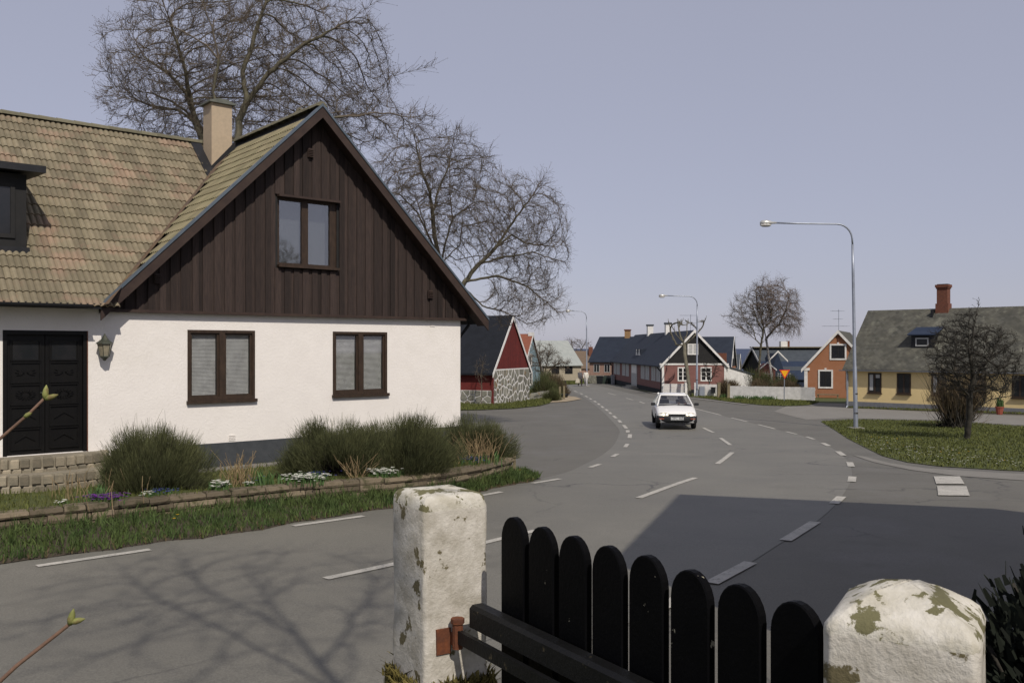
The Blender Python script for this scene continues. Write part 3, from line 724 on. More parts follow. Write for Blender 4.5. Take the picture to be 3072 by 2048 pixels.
for rI in range(rows):
    s = rI*step; y = -.44+s*math.cos(wslope); z = wingz(y)-.01
    if y > WY-.1: continue
    k = 0
    xx = valley_x(y+.1)+.22
    xx = math.floor((xx)/.21)*.21
    while xx > -3.2:
        indorm = (xx < -.80 and .66 < y < 1.9)
        if not indorm: tiles.append((xx-.1, y, z))
        xx -= .21
tiles.sort(key=lambda t: abs(t[0]-1.0)*.6+abs(t[1])*.2 if t[0] > -1.7 else 99)
tv = [v.co.copy() for v in tile.vertices]; tp = [list(p.vertices) for p in tile.polygons]
def tile_matrix(x, y, z, slope, extra=0.):
    return Matrix.Translation(HF(x, y, z)) @ Rz @ Matrix.Rotation(extra, 4, 'Z') @ Matrix.Rotation(slope, 4, 'X') @ Matrix.Rotation(random.uniform(-.012, .012), 4, 'Y')
def join_tiles(name, mats_, mat):
    m = MB()
    for T in mats_:
        o = len(m.V); m.V += [tuple(T @ v) for v in tv]; m.P += [[i+o for i in p] for p in tp]
    return m.build(name, M[mat], house, kind='stuff')
more = []
for i, (x, y, z) in enumerate(tiles):
    T = tile_matrix(x, y, z, wslope)
    if i < 300: inst('roof_tile', tile, house, T)
    else: more.append(T)
# gable left slope tiles (rows run along y; up-slope is +x)
gs = math.atan(SL); gl = []
nrow = int((AX-.10)*math.hypot(1, SL)/.318)
for rI in range(nrow):
    x = .06+rI*.318*math.cos(gs); yv = 1.076*(x)-.572-.22
    y = -.30
    while y < min(yv, 4.3)+.1:
        if y+.2 < yv: gl.append(Matrix.Translation(HF(x, y+.106, roofz(x)-.035)) @ Rz @ Matrix.Rotation(-math.pi/2, 4, 'Z') @ Matrix.Rotation(gs, 4, 'X'))
        y += .21
join_tiles('roof_tiles', more, 'tile')
join_tiles('roof_tiles', gl, 'tile_moss')
# valley strip
m = MB(HF); P = []
for k in range(13):
    x = .10+(4.2-.10)*k/12; yv = 1.076*x-.572; j = random.uniform(-.03, .03)
    P.append([(x+.02, yv+.06, roofz(x+.02)-.01), (x+.03+j, yv-.10, roofz(x+.03+j)+.03), (x+.03, yv-.34+j, roofz(x+.03)+.03)])
for p, q in zip(P, P[1:]):
    for k in range(2): m.poly([p[k], p[k+1], q[k+1], q[k]])
m.build('valley_strip', M['rust_strip'], house)
# ridge tiles
rt = MB(); n = 7
rt.loft([[(.0+l*.36, .115*s*math.cos(math.pi*k/(n-1)), .10*s*math.sin(math.pi*k/(n-1))) for k in range(n)] for l, s in ((0, 1.0), (1, .9))], closed=False)
rt.poly([(0, .115*math.cos(math.pi*k/(n-1)), .10*math.sin(math.pi*k/(n-1))) for k in range(n)][::-1])
rme = bpy.data.meshes.new('ridge_tile'); rme.from_pydata(rt.V, [], rt.P); rme.materials.append(M['ridge_tile']); rme.update()
x = -3.0
while x < 3.75:
    inst('ridge_tile', rme, house, Matrix.Translation(HF(x, WY, WZ-.005)) @ Rz); x += .345
y = -.36
while y < 4.0:
    inst('ridge_tile', rme, house, Matrix.Translation(HF(AX, y, AZ+.0)) @ Rz @ Matrix.Rotation(math.pi/2, 4, 'Z')); y += .345
# chimney
cx0, cx1, cy0, cy1 = 3.50, 3.98, 3.22, 3.72
m = MB(HF); m.box(cx0, cx1, cy0, cy1, 6.8, 8.80); ch = m.build('chimney', M['chimney_plaster'], house)
m = MB(HF); m.box(cx0-.07, cx1+.07, cy0-.07, cy1+.07, 8.801, 8.845); m.prism([(cx0-.05, cy0-.05, 8.846), (cx1+.05, cy0-.05, 8.846), ((cx0+cx1)/2+.08, cy0-.05, 8.91), ((cx0+cx1)/2-.08, cy0-.05, 8.91)], (0, .6, 0)); m.build('chimney_cap', M['lichen_slab'], ch)
m = MB(HF); m.prism([(cx0-.03, cy0-.03, 6.9), (cx1+.06, cy0-.03, 7.3), (cx1+.06, cy0-.03, roofz(cx1+.06)+.18), (cx0-.03, cy0-.03, roofz(cx0-.03)+.10)], (0, .62, 0))
m.prism([(cx0-.22, cy0-.40, wingz(cy0-.4)+.02), (cx0+.02, cy0-.40, wingz(cy0-.4)+.03), (cx0+.02, cy1+.3, wingz(cy1+.3)+.05), (cx0-.22, cy1+.3, wingz(cy1+.3)+.04)], (0, 0, .03))
m.build('chimney_flashing', M['black_metal'], ch)
# dormer
m = MB(HF); m.prism([(-2.3, .62, wingz(.62)-.1), (-2.3, .62, 6.22), (-2.3, 2.1, 6.32), (-2.3, 2.1, 6.1)], (1.48, 0, 0)); dm = m.build('dormer', M['black_wood'], house)
m = MB(HF); m.prism([(-2.5, .34, 6.24), (-2.5, .34, 6.36), (-2.5, 2.35, 6.50), (-2.5, 2.35, 6.36)], (1.93, 0, 0)); m.build('dormer_roof', M['black_metal'], dm)
window(HF.sub(0, .62, 0), dm, -2.1, -1.0, 5.1, 6.05, gl='dark_glass', mat='black_wood', name='dormer_window')
m = MB(HF); m.box(-2.35, -.78, .55, .66, wingz(.62)-.04, wingz(.62)+.06); m.build('dormer_flashing', M['black_metal'], dm)
# eaves gutter and downpipe
m = MB(HF); m.loft([[(-7+6.95*t, -.50+.07*math.cos(math.pi*k/6), 3.945-.07*math.sin(math.pi*k/6)) for k in range(7)] for t in (0, 1)], closed=False)
m.box(-7, .12, -.43, -.40, 3.88, 3.97); m.build('gutter', M['black_metal'], house)
m = MB(HF); m.box(-7, .2, -.40, 0, 3.90, 3.92); m.build('eave_soffit', M['brown_paint'], house)
m = MB(HF); m.tube([(8.62, .3, 3.9), (8.62, .3, 3.75), (8.25, .3, 3.35), (8.25, .3, 1.0)], .04, 8); m.build('downpipe', M['black_metal'], house)

# ------------------------------------------------------------------ wall lantern
lt = thing('wall_lantern', 'green patinated metal lantern with glass sides on the white wall beside the door', 'lantern', HF(.25, -.02, 3.0))
def hexr(r, z, c=(.25, -.16)): return [(c[0]+r*math.cos(math.pi/3*k), c[1]+r*math.sin(math.pi/3*k), z) for k in range(6)]
m = MB(HF); m.loft([hexr(.075, 3.06), hexr(.12, 3.28)]); m.build('glass_panes', M['lamp_glass'], lt)
m = MB(HF); m.loft([hexr(.15, 3.28), hexr(.145, 3.295), hexr(.07, 3.35), hexr(.035, 3.40), hexr(.022, 3.43), hexr(.008, 3.46)]); m.build('lantern_roof', M['patina'], lt)
m = MB(HF); m.loft([hexr(.02, 2.985), hexr(.035, 3.01), hexr(.085, 3.055), hexr(.078, 3.07)])
for k in range(6):
    a0, a1 = hexr(.078, 3.06)[k], hexr(.122, 3.28)[k]; m.tube([a0, a1], .006, 4)
m.build('lantern_frame', M['patina'], lt)
m = MB(HF); m.box(.21, .29, -.02, -.001, 3.05, 3.35); m.tube([(.25, -.01, 3.30), (.25, -.06, 3.40), (.25, -.14, 3.43)], .012, 6); m.build('bracket', M['patina'], lt)

# ------------------------------------------------------------------ door steps
st = thing('door_steps', 'two curved cobblestone steps in front of the black double door', 'steps', HF(-.65, -.4, .85))
for (ax, ay, z0, z1) in ((1.32, .88, .80, 1.175), (.98, .52, 1.0, 1.405)):
    m = MB(HF); n = 24
    ring = lambda s, z: [(-.65+(ax-s)*math.cos(math.pi+math.pi*k/n), (ay-s)*math.sin(math.pi+math.pi*k/n)-.005, z) for k in range(n+1)]
    m.loft([ring(.03, z0), ring(.03, z1-.004)]); m.build('step_core', M['step_mortar'], st)
    n = int(ax*19)
    for lay in range(2):
        for k in range(n):
            a0 = math.pi+math.pi*(k+.05+.25*lay+random.uniform(0, .12))/n; a1 = math.pi+math.pi*(k+.95+.25*lay-random.uniform(0, .12))/n
            if a1 > 2*math.pi: continue
            zz0 = z1-.15+random.uniform(-.01, .01) if lay == 0 else z1-.30; zz1 = z1+random.uniform(-.016, .012) if lay == 0 else z1-.17
            r0, r1 = -.02+random.uniform(-.01, .01), .13
            P = [(-.65+(ax-r)*math.cos(a), (ay-r)*math.sin(a)-.005) for a, r in ((a0, r0), (a1, r0), (a1, r1), (a0, r1))]
            c_ = (sum(p[0] for p in P)/4, sum(p[1] for p in P)/4)
            m = MB(HF); m.loft([[(p[0], p[1], zz0) for p in P], [(p[0], p[1], zz1-.02) for p in P], [(c_[0]+(p[0]-c_[0])*.8, c_[1]+(p[1]-c_[1])*.8, zz1) for p in P]])
            m.build('cobble', M['cobble'], st)

# ------------------------------------------------------------------ garden bed, retaining wall, verge
WT = [(-9.6, 10.3), (-8.2, 11.4), (-6.93, 12.41), (-6.15, 12.93), (-5.37, 13.61), (-4.83, 14.02), (-4.01, 14.59), (-3.43, 15.0), (-2.64, 15.42), (-1.96, 15.78), (-1.38, 16.2), (-.78, 16.95), (-.4, 17.55), (-.15, 18.1), (.0, 18.6)]
wp = smooth_path(WT, 6)
bed_poly = wp + [(.0, 19.1), (-.35, 20.2), (-1.19, 20.86)] + [HF(s, 0, 0)[:2] for s in (8.1, -5)]
m = MB(); tri = geometry.tessellate_polygon([[Vector((x, y, 0)) for x, y in bed_poly]])
i = m.pts([(x, y, .90) for x, y in bed_poly]); m.P = [[i[k] for k in t] for t in tri]
m.P = [p if (Vector(m.V[p[1]])-Vector(m.V[p[0]])).cross(Vector(m.V[p[2]])-Vector(m.V[p[0]])).z > 0 else p[::-1] for p in m.P]
m.build('garden_bed', M['lawn_soil'], kind='structure')
m = MB(HF); m.box(.45, 8.2, -.35, -.03, .88, .935); m.build('gravel_strip', M['path'], kind='structure')
rw = thing('retaining_wall', 'low curved dry stone wall holding up the flower bed along the road', 'stone wall', (-3.4, 15.0, .6))
def path_len(P): return [0]+list(np.cumsum([math.dist(a, b) for a, b in zip(P, P[1:])]))
wl = path_len(wp); 
def along(P, Ls, s):
    s = max(0, min(Ls[-1]-1e-6, s)); k = int(np.searchsorted(Ls, s, side='right'))-1; t = (s-Ls[k])/(Ls[k+1]-Ls[k])
    a, b = P[k], P[k+1]; d = Vector((b[0]-a[0], b[1]-a[1])).normalized()
    return (a[0]+(b[0]-a[0])*t, a[1]+(b[1]-a[1])*t), d
def rowstones(zlo, zhi, lmin, lmax, off, mat, nmax=400):
    s = random.uniform(0, .2)
    while s < wl[-1]-.1:
        L = random.uniform(lmin, lmax); L = min(L, wl[-1]-s)
        if L < .08: break
        j = random.uniform(-.018, .018); top = zhi+random.uniform(-.012, .015); dep = .26
        ring0 = []; ring1 = []; ringf = []
        (x0, y0), d0 = along(wp, wl, s+.008); (x1, y1), d1 = along(wp, wl, s+L-.008); (xm, ym), dmid = along(wp, wl, s+L/2)
        out_ = Vector((dmid.y, -dmid.x)); o_ = off+j
        A = Vector((x0, y0))+out_*o_; B = Vector((x1, y1))+out_*o_; A2 = A-out_*dep; B2 = B-out_*dep
        cut = random.uniform(.01, .03)
        m = MB(); c_ = lambda p, z: (p.x, p.y, z)
        m.loft([[c_(A, zlo), c_(B, zlo), c_(B2, zlo), c_(A2, zlo)], [c_(A+out_*cut*.6, zlo+.35*(top-zlo)), c_(B+out_*cut, zlo+.4*(top-zlo)), c_(B2, zlo+.3*(top-zlo)), c_(A2, zlo+.3*(top-zlo))],
                [c_(A-out_*cut*.3, top-.012), c_(B-out_*cut*.2, top-.01), c_(B2, top-.01), c_(A2, top-.01)], [c_(A-out_*.03+(B-A)*.05, top), c_(B-out_*.035-(B-A)*.05, top+random.uniform(-.01, .01)), c_(B2, top), c_(A2, top)]])
        m.build('stone', M[mat], rw); s += L
rowstones(.84, .935, .25, .62, .03, 'wallstone')
rowstones(.715, .835, .18, .5, .015, 'wallstone')
rowstones(.56, .71, .2, .5, .02, 'wallstone')
m = MB()
for a, b in zip(wp, wp[1:]): m.poly([(a[0], a[1], .5), (b[0], b[1], .5), (b[0], b[1], .9), (a[0], a[1], .9)])
m.build('wall_core', M['soil'], rw)
RE = [(-9.2, 8.3), (-7.4, 9.85), (-6.11, 10.95), (-5.45, 11.42), (-4.85, 11.95), (-4.17, 12.5), (-3.6, 13.1), (-2.67, 14.2), (-2.1, 14.9), (-1.3, 15.9), (-.52, 17.0), (.1, 17.95), (.62, 18.95)]
rp = smooth_path(RE, 6); rl = path_len(rp); m = MB(); n = 60; prev = None; lower = []; upper = []
for k in range(n+1):
    (x, y), _ = along(wp, wl, wl[-1]*k/n); (u, v), _ = along(rp, rl, rl[-1]*k/n)
    ja, jb = random.gauss(0, .05), random.gauss(0, .05); u += ja; v += jb
    upper.append((x, y)); lower.append((u, v)); zt = .70+(.62-.70)*k/n; zb = gz_road(v)
    row = m.pts([(x, y, zt), ((x*2+u)/3, (y*2+v)/3, zt*.72+zb*.28+.03), ((x+2*u)/3, (y+2*v)/3, zt*.3+zb*.7+.03), (u, v, zb-.01)])
    if prev:
        for q in range(3): m.P.append([prev[q], prev[q+1], row[q+1], row[q]])
    prev = row
(x, y) = upper[-1]; m.poly([(x, y, .62), (.62, 18.95, gz_road(19)), (.42, 20.0, gz_road(20)-.01), (.05, 19.3, .6)])
m.build('grass_verge', M['soil'], kind='structure')
vp = []
for _ in range(15000):
    k = random.uniform(0, n-.001); i0 = int(k); f = k-i0; t = random.random()**.8*1.03
    ux = upper[i0][0]*(1-f)+upper[i0+1][0]*f; uy = upper[i0][1]*(1-f)+upper[i0+1][1]*f; lx = lower[i0][0]*(1-f)+lower[i0+1][0]*f; ly = lower[i0][1]*(1-f)+lower[i0+1][1]*f
    x, y = ux+(lx-ux)*t, uy+(ly-uy)*t; zt = .70-.08*k/n; vp.append((x, y, zt+(gz_road(ly)-zt)*t+.01))
for _ in range(1500):
    t = random.random(); x = random.uniform(-.1, .6); y = random.uniform(18.4, 20.2)
    if x < .62-abs(y-18.95)*.25: vp.append((x, y, gz_road(y)+.03))
# thin the turf towards the road: fewer blades at the worn edge
blade_obj('verge_turf', vp, .10, .014, 'verge_grass', bend=.8)
dp = []
for _ in range(3800):
    k = random.uniform(0, n-.001); i0 = int(k); t = 1.02-abs(random.gauss(0, .16)); t = max(.3, t)
    x = upper[i0][0]+(lower[i0][0]-upper[i0][0])*t; y = upper[i0][1]+(lower[i0][1]-upper[i0][1])*t; zt = .70-.08*k/n; dp.append((x, y, zt+(gz_road(y)-zt)*t-.01))
blade_obj('dead_turf', dp, .055, .010, 'dead_grass', bend=1.0)
tp_ = []
for _ in range(220):
    k = random.uniform(0, n-.001); i0 = int(k); t = random.uniform(.02, .75); x = upper[i0][0]+(lower[i0][0]-upper[i0][0])*t; y = upper[i0][1]+(lower[i0][1]-upper[i0][1])*t
    zt = .70-.08*k/n; z = zt+(gz_road(y)-zt)*t
    for _ in range(14): tp_.append((x+random.gauss(0, .05), y+random.gauss(0, .05), z))
blade_obj('verge_tufts', tp_, .19, .014, 'verge_grass', bend=.9)
bp = scatter(bed_poly, 12000, lambda x, y: .895)
blade_obj('bed_turf', [p for p in bp if p[0] > -10], .07, .013, 'grass', bend=.7)

# ------------------------------------------------------------------ shrubs and flowers in the bed
shrub('broom_shrub', 'green broom shrub between the door steps and the first ground floor window', (-5.92, 14.75, .90), .94, .92, 52000, ('broom_green', 'broom_wood'), 3, width=.0065, upright=.75, cs=.13, shoot=.65, long_p=.07, clumps=50, inner=.45)
shrub('broom_shrub', 'tallest green broom shrub in front of the wall below the right ground floor window', (-3.25, 16.45, .90), 1.0, .90, 60000, ('broom_green', 'broom_wood'), 4, width=.0065, upright=.7, cs=.13, shoot=.62, long_p=.07, clumps=50, inner=.45)
shrub('broom_shrub', 'dark green broom shrub standing at the house corner behind the white flowers', (-2.05, 16.95, .90), 1.12, .93, 64000, ('broom_green', 'broom_wood'), 5, width=.0065, upright=.7, cs=.13, shoot=.62, long_p=.07, clumps=50, inner=.45)
shrub('broom_shrub', 'low round broom shrub at the end of the stone wall beside the forecourt', (-.85, 18.75, .88), .92, .80, 48000, ('broom_green', 'broom_wood'), 6, width=.0065, upright=.5, cs=.14, shoot=.55, long_p=.07, clumps=50, inner=.45)
def bed_cluster(c, n, sx, sy, z=.90): return [(c[0]+random.gauss(0, sx)*.76-random.gauss(0, sy)*.3, c[1]+random.gauss(0, sx)*.65+random.gauss(0, sy)*.5, z) for _ in range(n)]
flowers('white_flower_clump', 'white flower cushion nearest the wall between the two largest shrubs', bed_cluster((-3.55, 15.20), 120, .23, .08), 'white_petal', .040, h=.12)
flowers('white_flower_clump', 'white flower cushion under the dark shrub near the gate post', bed_cluster((-2.32, 15.92), 100, .19, .07), 'white_petal', .038, h=.12)
flowers('white_flower_clump', 'small white flower clump right of the first shrub by the dry stalks', bed_cluster((-4.72, 14.42), 55, .11, .06), 'white_petal', .038, h=.12)
flowers('white_flower_clump', 'tiny white flower clump below the left broom shrub', bed_cluster((-5.62, 13.72), 16, .06, .04), 'white_petal', .028)
flowers('white_flower_clump', 'tiny white flowers at the far left of the bed beside the purple patch', bed_cluster((-6.55, 12.95), 12, .06, .03), 'white_petal', .026)
flowers('white_flower_clump', 'small white flowers beside the blue flowers at the middle of the bed', bed_cluster((-4.32, 14.75), 18, .07, .04), 'white_petal', .028)
flowers('purple_flower_patch', 'bright purple flower patch in the bed near the steps', bed_cluster((-6.08, 13.35), 170, .17, .08), 'purple_petal', .030, h=.09)
flowers('blue_flower_patch', 'blue flowers below the left broom shrub', bed_cluster((-5.5, 14.0), 60, .16, .05), 'blue_petal', .020)
flowers('blue_flower_patch', 'blue flowers in front of the tallest shrub', bed_cluster((-3.45, 15.65), 60, .17, .05), 'blue_petal', .022, h=.11)
flowers('blue_flower_patch', 'blue flowers at the right end of the stone wall', bed_cluster((-.78, 17.75), 70, .20, .06), 'blue_petal', .024, h=.12)
flowers('blue_flower_patch', 'few blue flowers under the first window behind the white clump', bed_cluster((-4.3, 15.1), 26, .12, .04), 'blue_petal', .020, h=.10)
for x, y, l in ((-4.95, 12.95, 'pair of yellow dandelions in the verge below the purple flowers'), (.22, 18.9, 'yellow dandelions at the right tip of the grass verge'), (-.02, 18.35, 'single yellow dandelion below the end of the stone wall')):
    flowers('dandelion', l, [(x+random.gauss(0, .10), y+random.gauss(0, .10), gz_road(y)+.08) for _ in range(2 if 'pair' in l else 3 if 'tip' in l else 1)], 'yellow_petal', .032)
def stalks(name, label, c, n, sp, h, mat='dry_grass', lean=.25, seed=1):
    r = np.random.default_rng(seed); t = thing(name, label, 'plant', c)
    p = np.array(c)+np.c_[r.normal(0, sp, (n, 2)), np.zeros(n)]; d = np.c_[r.normal(0, lean, (n, 2)), np.ones(n)]; l = h*(.5+.6*r.random((n, 1)))
    q = p+d*l*.6; e = q+(d+np.c_[r.normal(0, .3, (n, 2)), np.zeros(n)])*l*.4; o = np.ones(n)
    V = cat([seg_mesh(p, q, o*.006, o*.005, 3), seg_mesh(q, e, o*.005, o*.003, 3)])
    link('stalks', arr_mesh('stalks', V[0]-np.array(c), V[1]), M[mat], t, c, kind='stuff')
    return t
stalks('dry_stalks', 'clump of dry straw stalks right of the first broom shrub', (-4.62, 15.0, .9), 60, .13, .55, seed=2)
stalks('dry_stalks', 'largest clump of dry brown stalks in front of the low round shrub', (-.70, 17.95, .9), 130, .17, .60, lean=.33, seed=3)
stalks('dry_stalks', 'thin straw stalks standing in front of the door steps', (-6.35, 13.6, .88), 30, .4, .42, lean=.12, seed=4)
stalks('dry_stalks', 'dry fallen stalks under the dark shrub by the white flowers', (-2.75, 15.85, .9), 40, .10, .45, lean=.6, seed=5)
def leafy(name, label, c, n, sp, h, w=.03):
    t = thing(name, label, 'plant', c); P = [(c[0]+random.gauss(0, sp), c[1]+random.gauss(0, sp), c[2]) for _ in range(n)]
    blade_obj('leaves', P, h, w, 'leaf', t, c, bend=.5, hvar=.35)
leafy('leafy_plant', 'green bulb leaves under the first window', (-4.15, 15.0, .9), 40, .10, .24)
leafy('leafy_plant', 'green bulb leaves beside the purple flowers', (-6.3, 13.55, .9), 34, .09, .22)
leafy('leafy_plant', 'green leaves at the foot of the dry stalks at the wall end', (-.55, 17.8, .9), 60, .2, .20)
m = MB(); m.box(.02, .08, 18.55, 18.61, .3, 1.0); tag(m.build('wooden_stake', M['post_wood'], origin=(.05, 18.58, .3)), 'short weathered wooden stake at the end of the retaining wall', 'stake')

# ------------------------------------------------------------------ far houses
def gable_house(name, label, F, L, W, wh, rh, wall, roof, z0=0., over=.25, verge=.15, gable=None, barge=None, ends=(0, 1), plinth=None, th=.09, cat_='house', base=-1.):
    t = thing(name, label, cat_, F(L/2, W/2, z0))
    m = MB(F)
    for a in ([(0, 0), (L, 0)], [(L, 0), (L, W)], [(L, W), (0, W)], [(0, W), (0, 0)]):
        (x0, y0), (x1, y1) = a; m.poly([(x0, y0, base), (x1, y1, base), (x1, y1, wh), (x0, y0, wh)][::1])
    m.build('wall', M[wall], t)
    for e, x in ((0, 0), (1, L)):
        m = MB(F); m.prism([(x, 0, wh+.001), (x, W, wh+.001), (x, W/2, wh+rh)], (.05 if e == 0 else -.05, 0, 0)); m.build('gable', M[gable or wall], t)
    s = rh/(W/2)
    m = MB(F)
    for sg in (0, 1):
        f = lambda y: y if sg == 0 else W-y
        m.prism([(-verge, f(-over), wh-s*over+.02), (-verge, f(W/2), wh+rh+.02), (-verge, f(W/2), wh+rh+.02+th), (-verge, f(-over), wh-s*over+.02+th)], (L+2*verge, 0, 0))
    r = m.build('roof', M[roof], t)
    if barge:
        for e in ends:
            x = -verge-.035 if e == 0 else L+verge
            for sg in (0, 1):
                f = lambda y: y if sg == 0 else W-y
                m = MB(F); m.prism([(x, f(-over-.02), wh-s*over-.14), (x, f(W/2), wh+rh-.12), (x, f(W/2), wh+rh+.14), (x, f(-over-.02), wh-s*over+.12)], (.035, 0, 0)); m.build('barge_board', M[barge], t)
    if plinth:
        m = MB(F); m.box(-.03, L+.03, -.03, -.004, base, plinth[1]); m.box(L+.004, L+.03, -.03, W+.03, base, plinth[1]); m.build('plinth', M[plinth[0]], t)
    return t, r
def chimney(F, roof, x, y, w, d, z0, z1, mat, cap=None, name='chimney'):
    m = MB(F); m.box(x-w/2, x+w/2, y-d/2, y+d/2, z0, z1); c = m.build(name, M[mat], roof)
    if cap:
        m = MB(F); m.box(x-w/2-.06, x+w/2+.06, y-d/2-.06, y+d/2+.06, z1+.001, z1+.16); m.build('chimney_cap', M[cap], roof)
    return c
def antenna(label, p, h, bars, parent=None):
    t = thing('tv_antenna', label, 'antenna', p, 'television antennas on the roofs'); x, y, z = p
    m = MB(); m.tube([(x, y, z), (x, y, z+h)], .022, 5); m.build('mast', M['steel'], t)
    for dz, l, n in bars:
        m = MB(); m.tube([(x-l, y, z+dz), (x+l*.6, y+.2, z+dz)], .013, 4)
        for k in range(n):
            xx = x-l+1.6*l*k/max(1, n-1); m.tube([(xx, y-.35, z+dz), (xx, y+.35, z+dz)], .008, 4)
        m.build('aerial', M['steel'], t)
# red barn with stone gable
BF = frame(-1.2-12*.928, 57.0+12*.373, .928, -.373, -.44)
barn, br = gable_house('red_barn', 'red barn with tarred black roof and whitewashed stone gable beyond the white house', BF, 12, 6.3, 2.3, 3.42, 'red_wall', 'tar_roof', over=.35, verge=.12, barge='white_trim', ends=(1,), th=.12, cat_='barn')
m = MB(BF); m.box(0, 12.0, -.05, -.004, -.6, .95); m.build('stone_base', M['mortar'], barn)
for c in stone_cells([(6.5, -.3), (11.95, -.3), (11.95, .93), (6.5, .93)], 40, 5, .03):
    m = MB(); stone_piece(m, BF, c, -.051, random.uniform(.02, .05)); m.build('stone', M['stone_grey'], barn)
BG = BF.sub(12, 0, math.pi/2)
m = MB(BG); m.box(-.05, 6.35, -.06, -.003, -.6, 2.30); m.build('stone_gable', M['mortar'], barn)
for c in stone_cells([(.03, -.25), (6.27, -.25), (6.27, 2.22), (.03, 2.22)], 74, 8, .062, 1):
    m = MB(); stone_piece(m, BG, c, -.061, random.uniform(.02, .05)); m.build('stone', M['stone_grey'], barn)
x = .1
while x < 6.2:
    w = .19; zt0, zt1 = 2.32+3.42*(1-abs(x-3.15)/3.15), 2.32+3.42*(1-abs(x+w-3.15)/3.15)
    q = MB(BG); q.prism([(x, -.04, 2.31), (x+w-.025, -.04, 2.31), (x+w-.025, -.04, max(2.33, zt1-.05)), (x, -.04, max(2.33, zt0-.05))], (0, .025, 0)); q.build('gable_board', M['red_wall'], barn); x += w
m = MB(BF); m.box(11.9, 12.06, -.08, .08, -.4, 2.3); m.build('corner_board', M['red_wall'], barn)
# blue house behind it
F = frame(.99-9*.94, 82.6+9*.34, .94, -.34, -.72)
bh, rf = gable_house('blue_house', 'pale blue house with red tiled roof and white barge boards behind the red barn', F, 9, 5.2, 2.0, 3.2, 'blue_wall', 'clay_roof', over=.15, barge='white_trim', ends=(1,))
G = F.sub(9, 0, math.pi/2)
window(G, bh, 1.5, 2.5, 2.3, 3.3, casing='white_trim', mat='white_trim', rows=2); window(G, bh, 1.4, 2.6, .5, 1.6, casing='white_trim', mat='white_trim', rows=2)
m = MB(F); m.box(8.7, 9.2, 2.4, 2.8, 5.1, 5.45); m.build('chimney', M['white_trim'], rf)
# grey roofed house
F = frame(9.6-14*.9, 124-14*.43, .9, .43, -1.05)
gh, rf = gable_house('grey_roofed_house', 'low beige house with pale grey roof at the bend of the road', F, 14, 8, 2.1, 3.15, 'beige_wall', 'grey_roof', over=.35, verge=.1)
for x in (4.4, 6.9, 9.3, 11.4): window(F, gh, x, x+1.2, .75, 1.9, mat='black_wood', fw=.06)
# brown house
F = frame(9.3, 136, 1, 0, -1.3)
bw, rf = gable_house('brown_roofed_house', 'brown roofed house with brick chimney between the grey roof and the pink house', F, 9, 7, 1.5, 2.5, 'pink_wall', 'brown_roof', over=.2)
chimney(F, rf, 2.9, 2.6, .62, .6, 3.0, 4.75, 'brick')
# pink stone house
F = frame(9.55, 110, .91, -.41, -.92)
ph, rf = gable_house('pink_stone_house', 'small pink stone house with dark slate roof at the far end of the red house', F, 8, 8.4, 2.55, 2.95, 'pink_wall', 'slate_roof', over=.25, verge=.12)
for x in (.55, 1.9): window(F, ph, x, x+.75, 1.2, 2.2, cols=2, mat='curtain_white', fw=.06)
chimney(F, rf, 3.6, 4.2, .62, .6, 5.2, 6.35, 'yellow_brick', 'brick')
for c in stone_cells([(.1, .0), (3.0, .0), (3.0, 1.1), (.1, 1.1)], 22, 21, .03):
    q = MB(); stone_piece(q, F, c, -.005, .03); q.build('stone', M['pink_wall'], ph)
# long red house
LF = frame(11.8, 105, 1.3, -27.4, -.70); LL = 27.43
lh, lr = gable_house('long_red_house', 'long low brownish red house with black roof, white gable trim and two white chimneys', LF, LL, 5.5, 2.55, 2.84, 'house_red_shaded', 'slate_roof', over=.28, verge=.22, gable='black_wood', barge='white_trim', ends=(1,), plinth=('black_plinth', .32), base=-1.2)
LG = LF.sub(LL, 0, math.pi/2); LGw = LF.sub(LL+.03, 0, math.pi/2)
m = MB(LG); m.box(-.02, 5.52, -.03, -.002, .30, 2.50); m.build('gable_wall', M['house_red'], lh)
for a in ((-.08, .12), (5.40, 5.60)):
    m = MB(LG); m.box(a[0], a[1], -.06, .05, .0, 2.5); m.build('corner_board', M['white_trim'], lh)
m = MB(LG); m.box(-.3, 5.8, -.08, -.003, 2.46, 2.60); m.build('gable_trim', M['white_trim'], lh)
window(LG, lh, 2.18, 3.12, 3.35, 4.3, cols=2, rows=3, mat='white_trim', gl='curtain_white', fw=.09)
window(LGw, lh, 1.30, 2.22, 1.05, 2.28, cols=2, rows=3, mat='white_trim', gl='dark_glass', fw=.10)
window(LGw, lh, 3.32, 4.30, 1.05, 2.28, cols=2, rows=3, mat='white_trim', gl='dark_glass', fw=.10)
x = LL-1.0
for x0 in (1.2, 6.9, 17.6, 22.6):
    window(LF, lh, x0, x0+1.9, .95, 2.45, rows=4, mat='curtain_white', gl='curtain_white', fw=.09); window(LF, lh, x0+2.2, x0+4.1, .95, 2.45, rows=4, mat='curtain_white', gl='curtain_white', fw=.09)
m = MB(LF); m.box(12.6, 15.6, -.05, .02, .15, 2.45); d_ = m.build('door', M['curtain_white'], lh)
m = MB(LF); m.box(12.75, 15.45, -.06, -.051, 1.4, 2.3); m.build('door_panel', M['white_trim'], d_)
m = MB(LF); m.box(12.4, 16.6, -1.0, -.05, -.4, -.02); m.box(13.0, 15.8, -.7, -.05, -.02, .14); m.build('door_steps', M['concrete'], lh)
for x in (LL-.35, .3):
    m = MB(LF); m.tube([(x, -.45, 2.3), (x, -.2, 2.0), (x, -.08, 1.9), (x, -.08, -.2)], .06, 6); m.build('downpipe', M['black_metal'], lh)
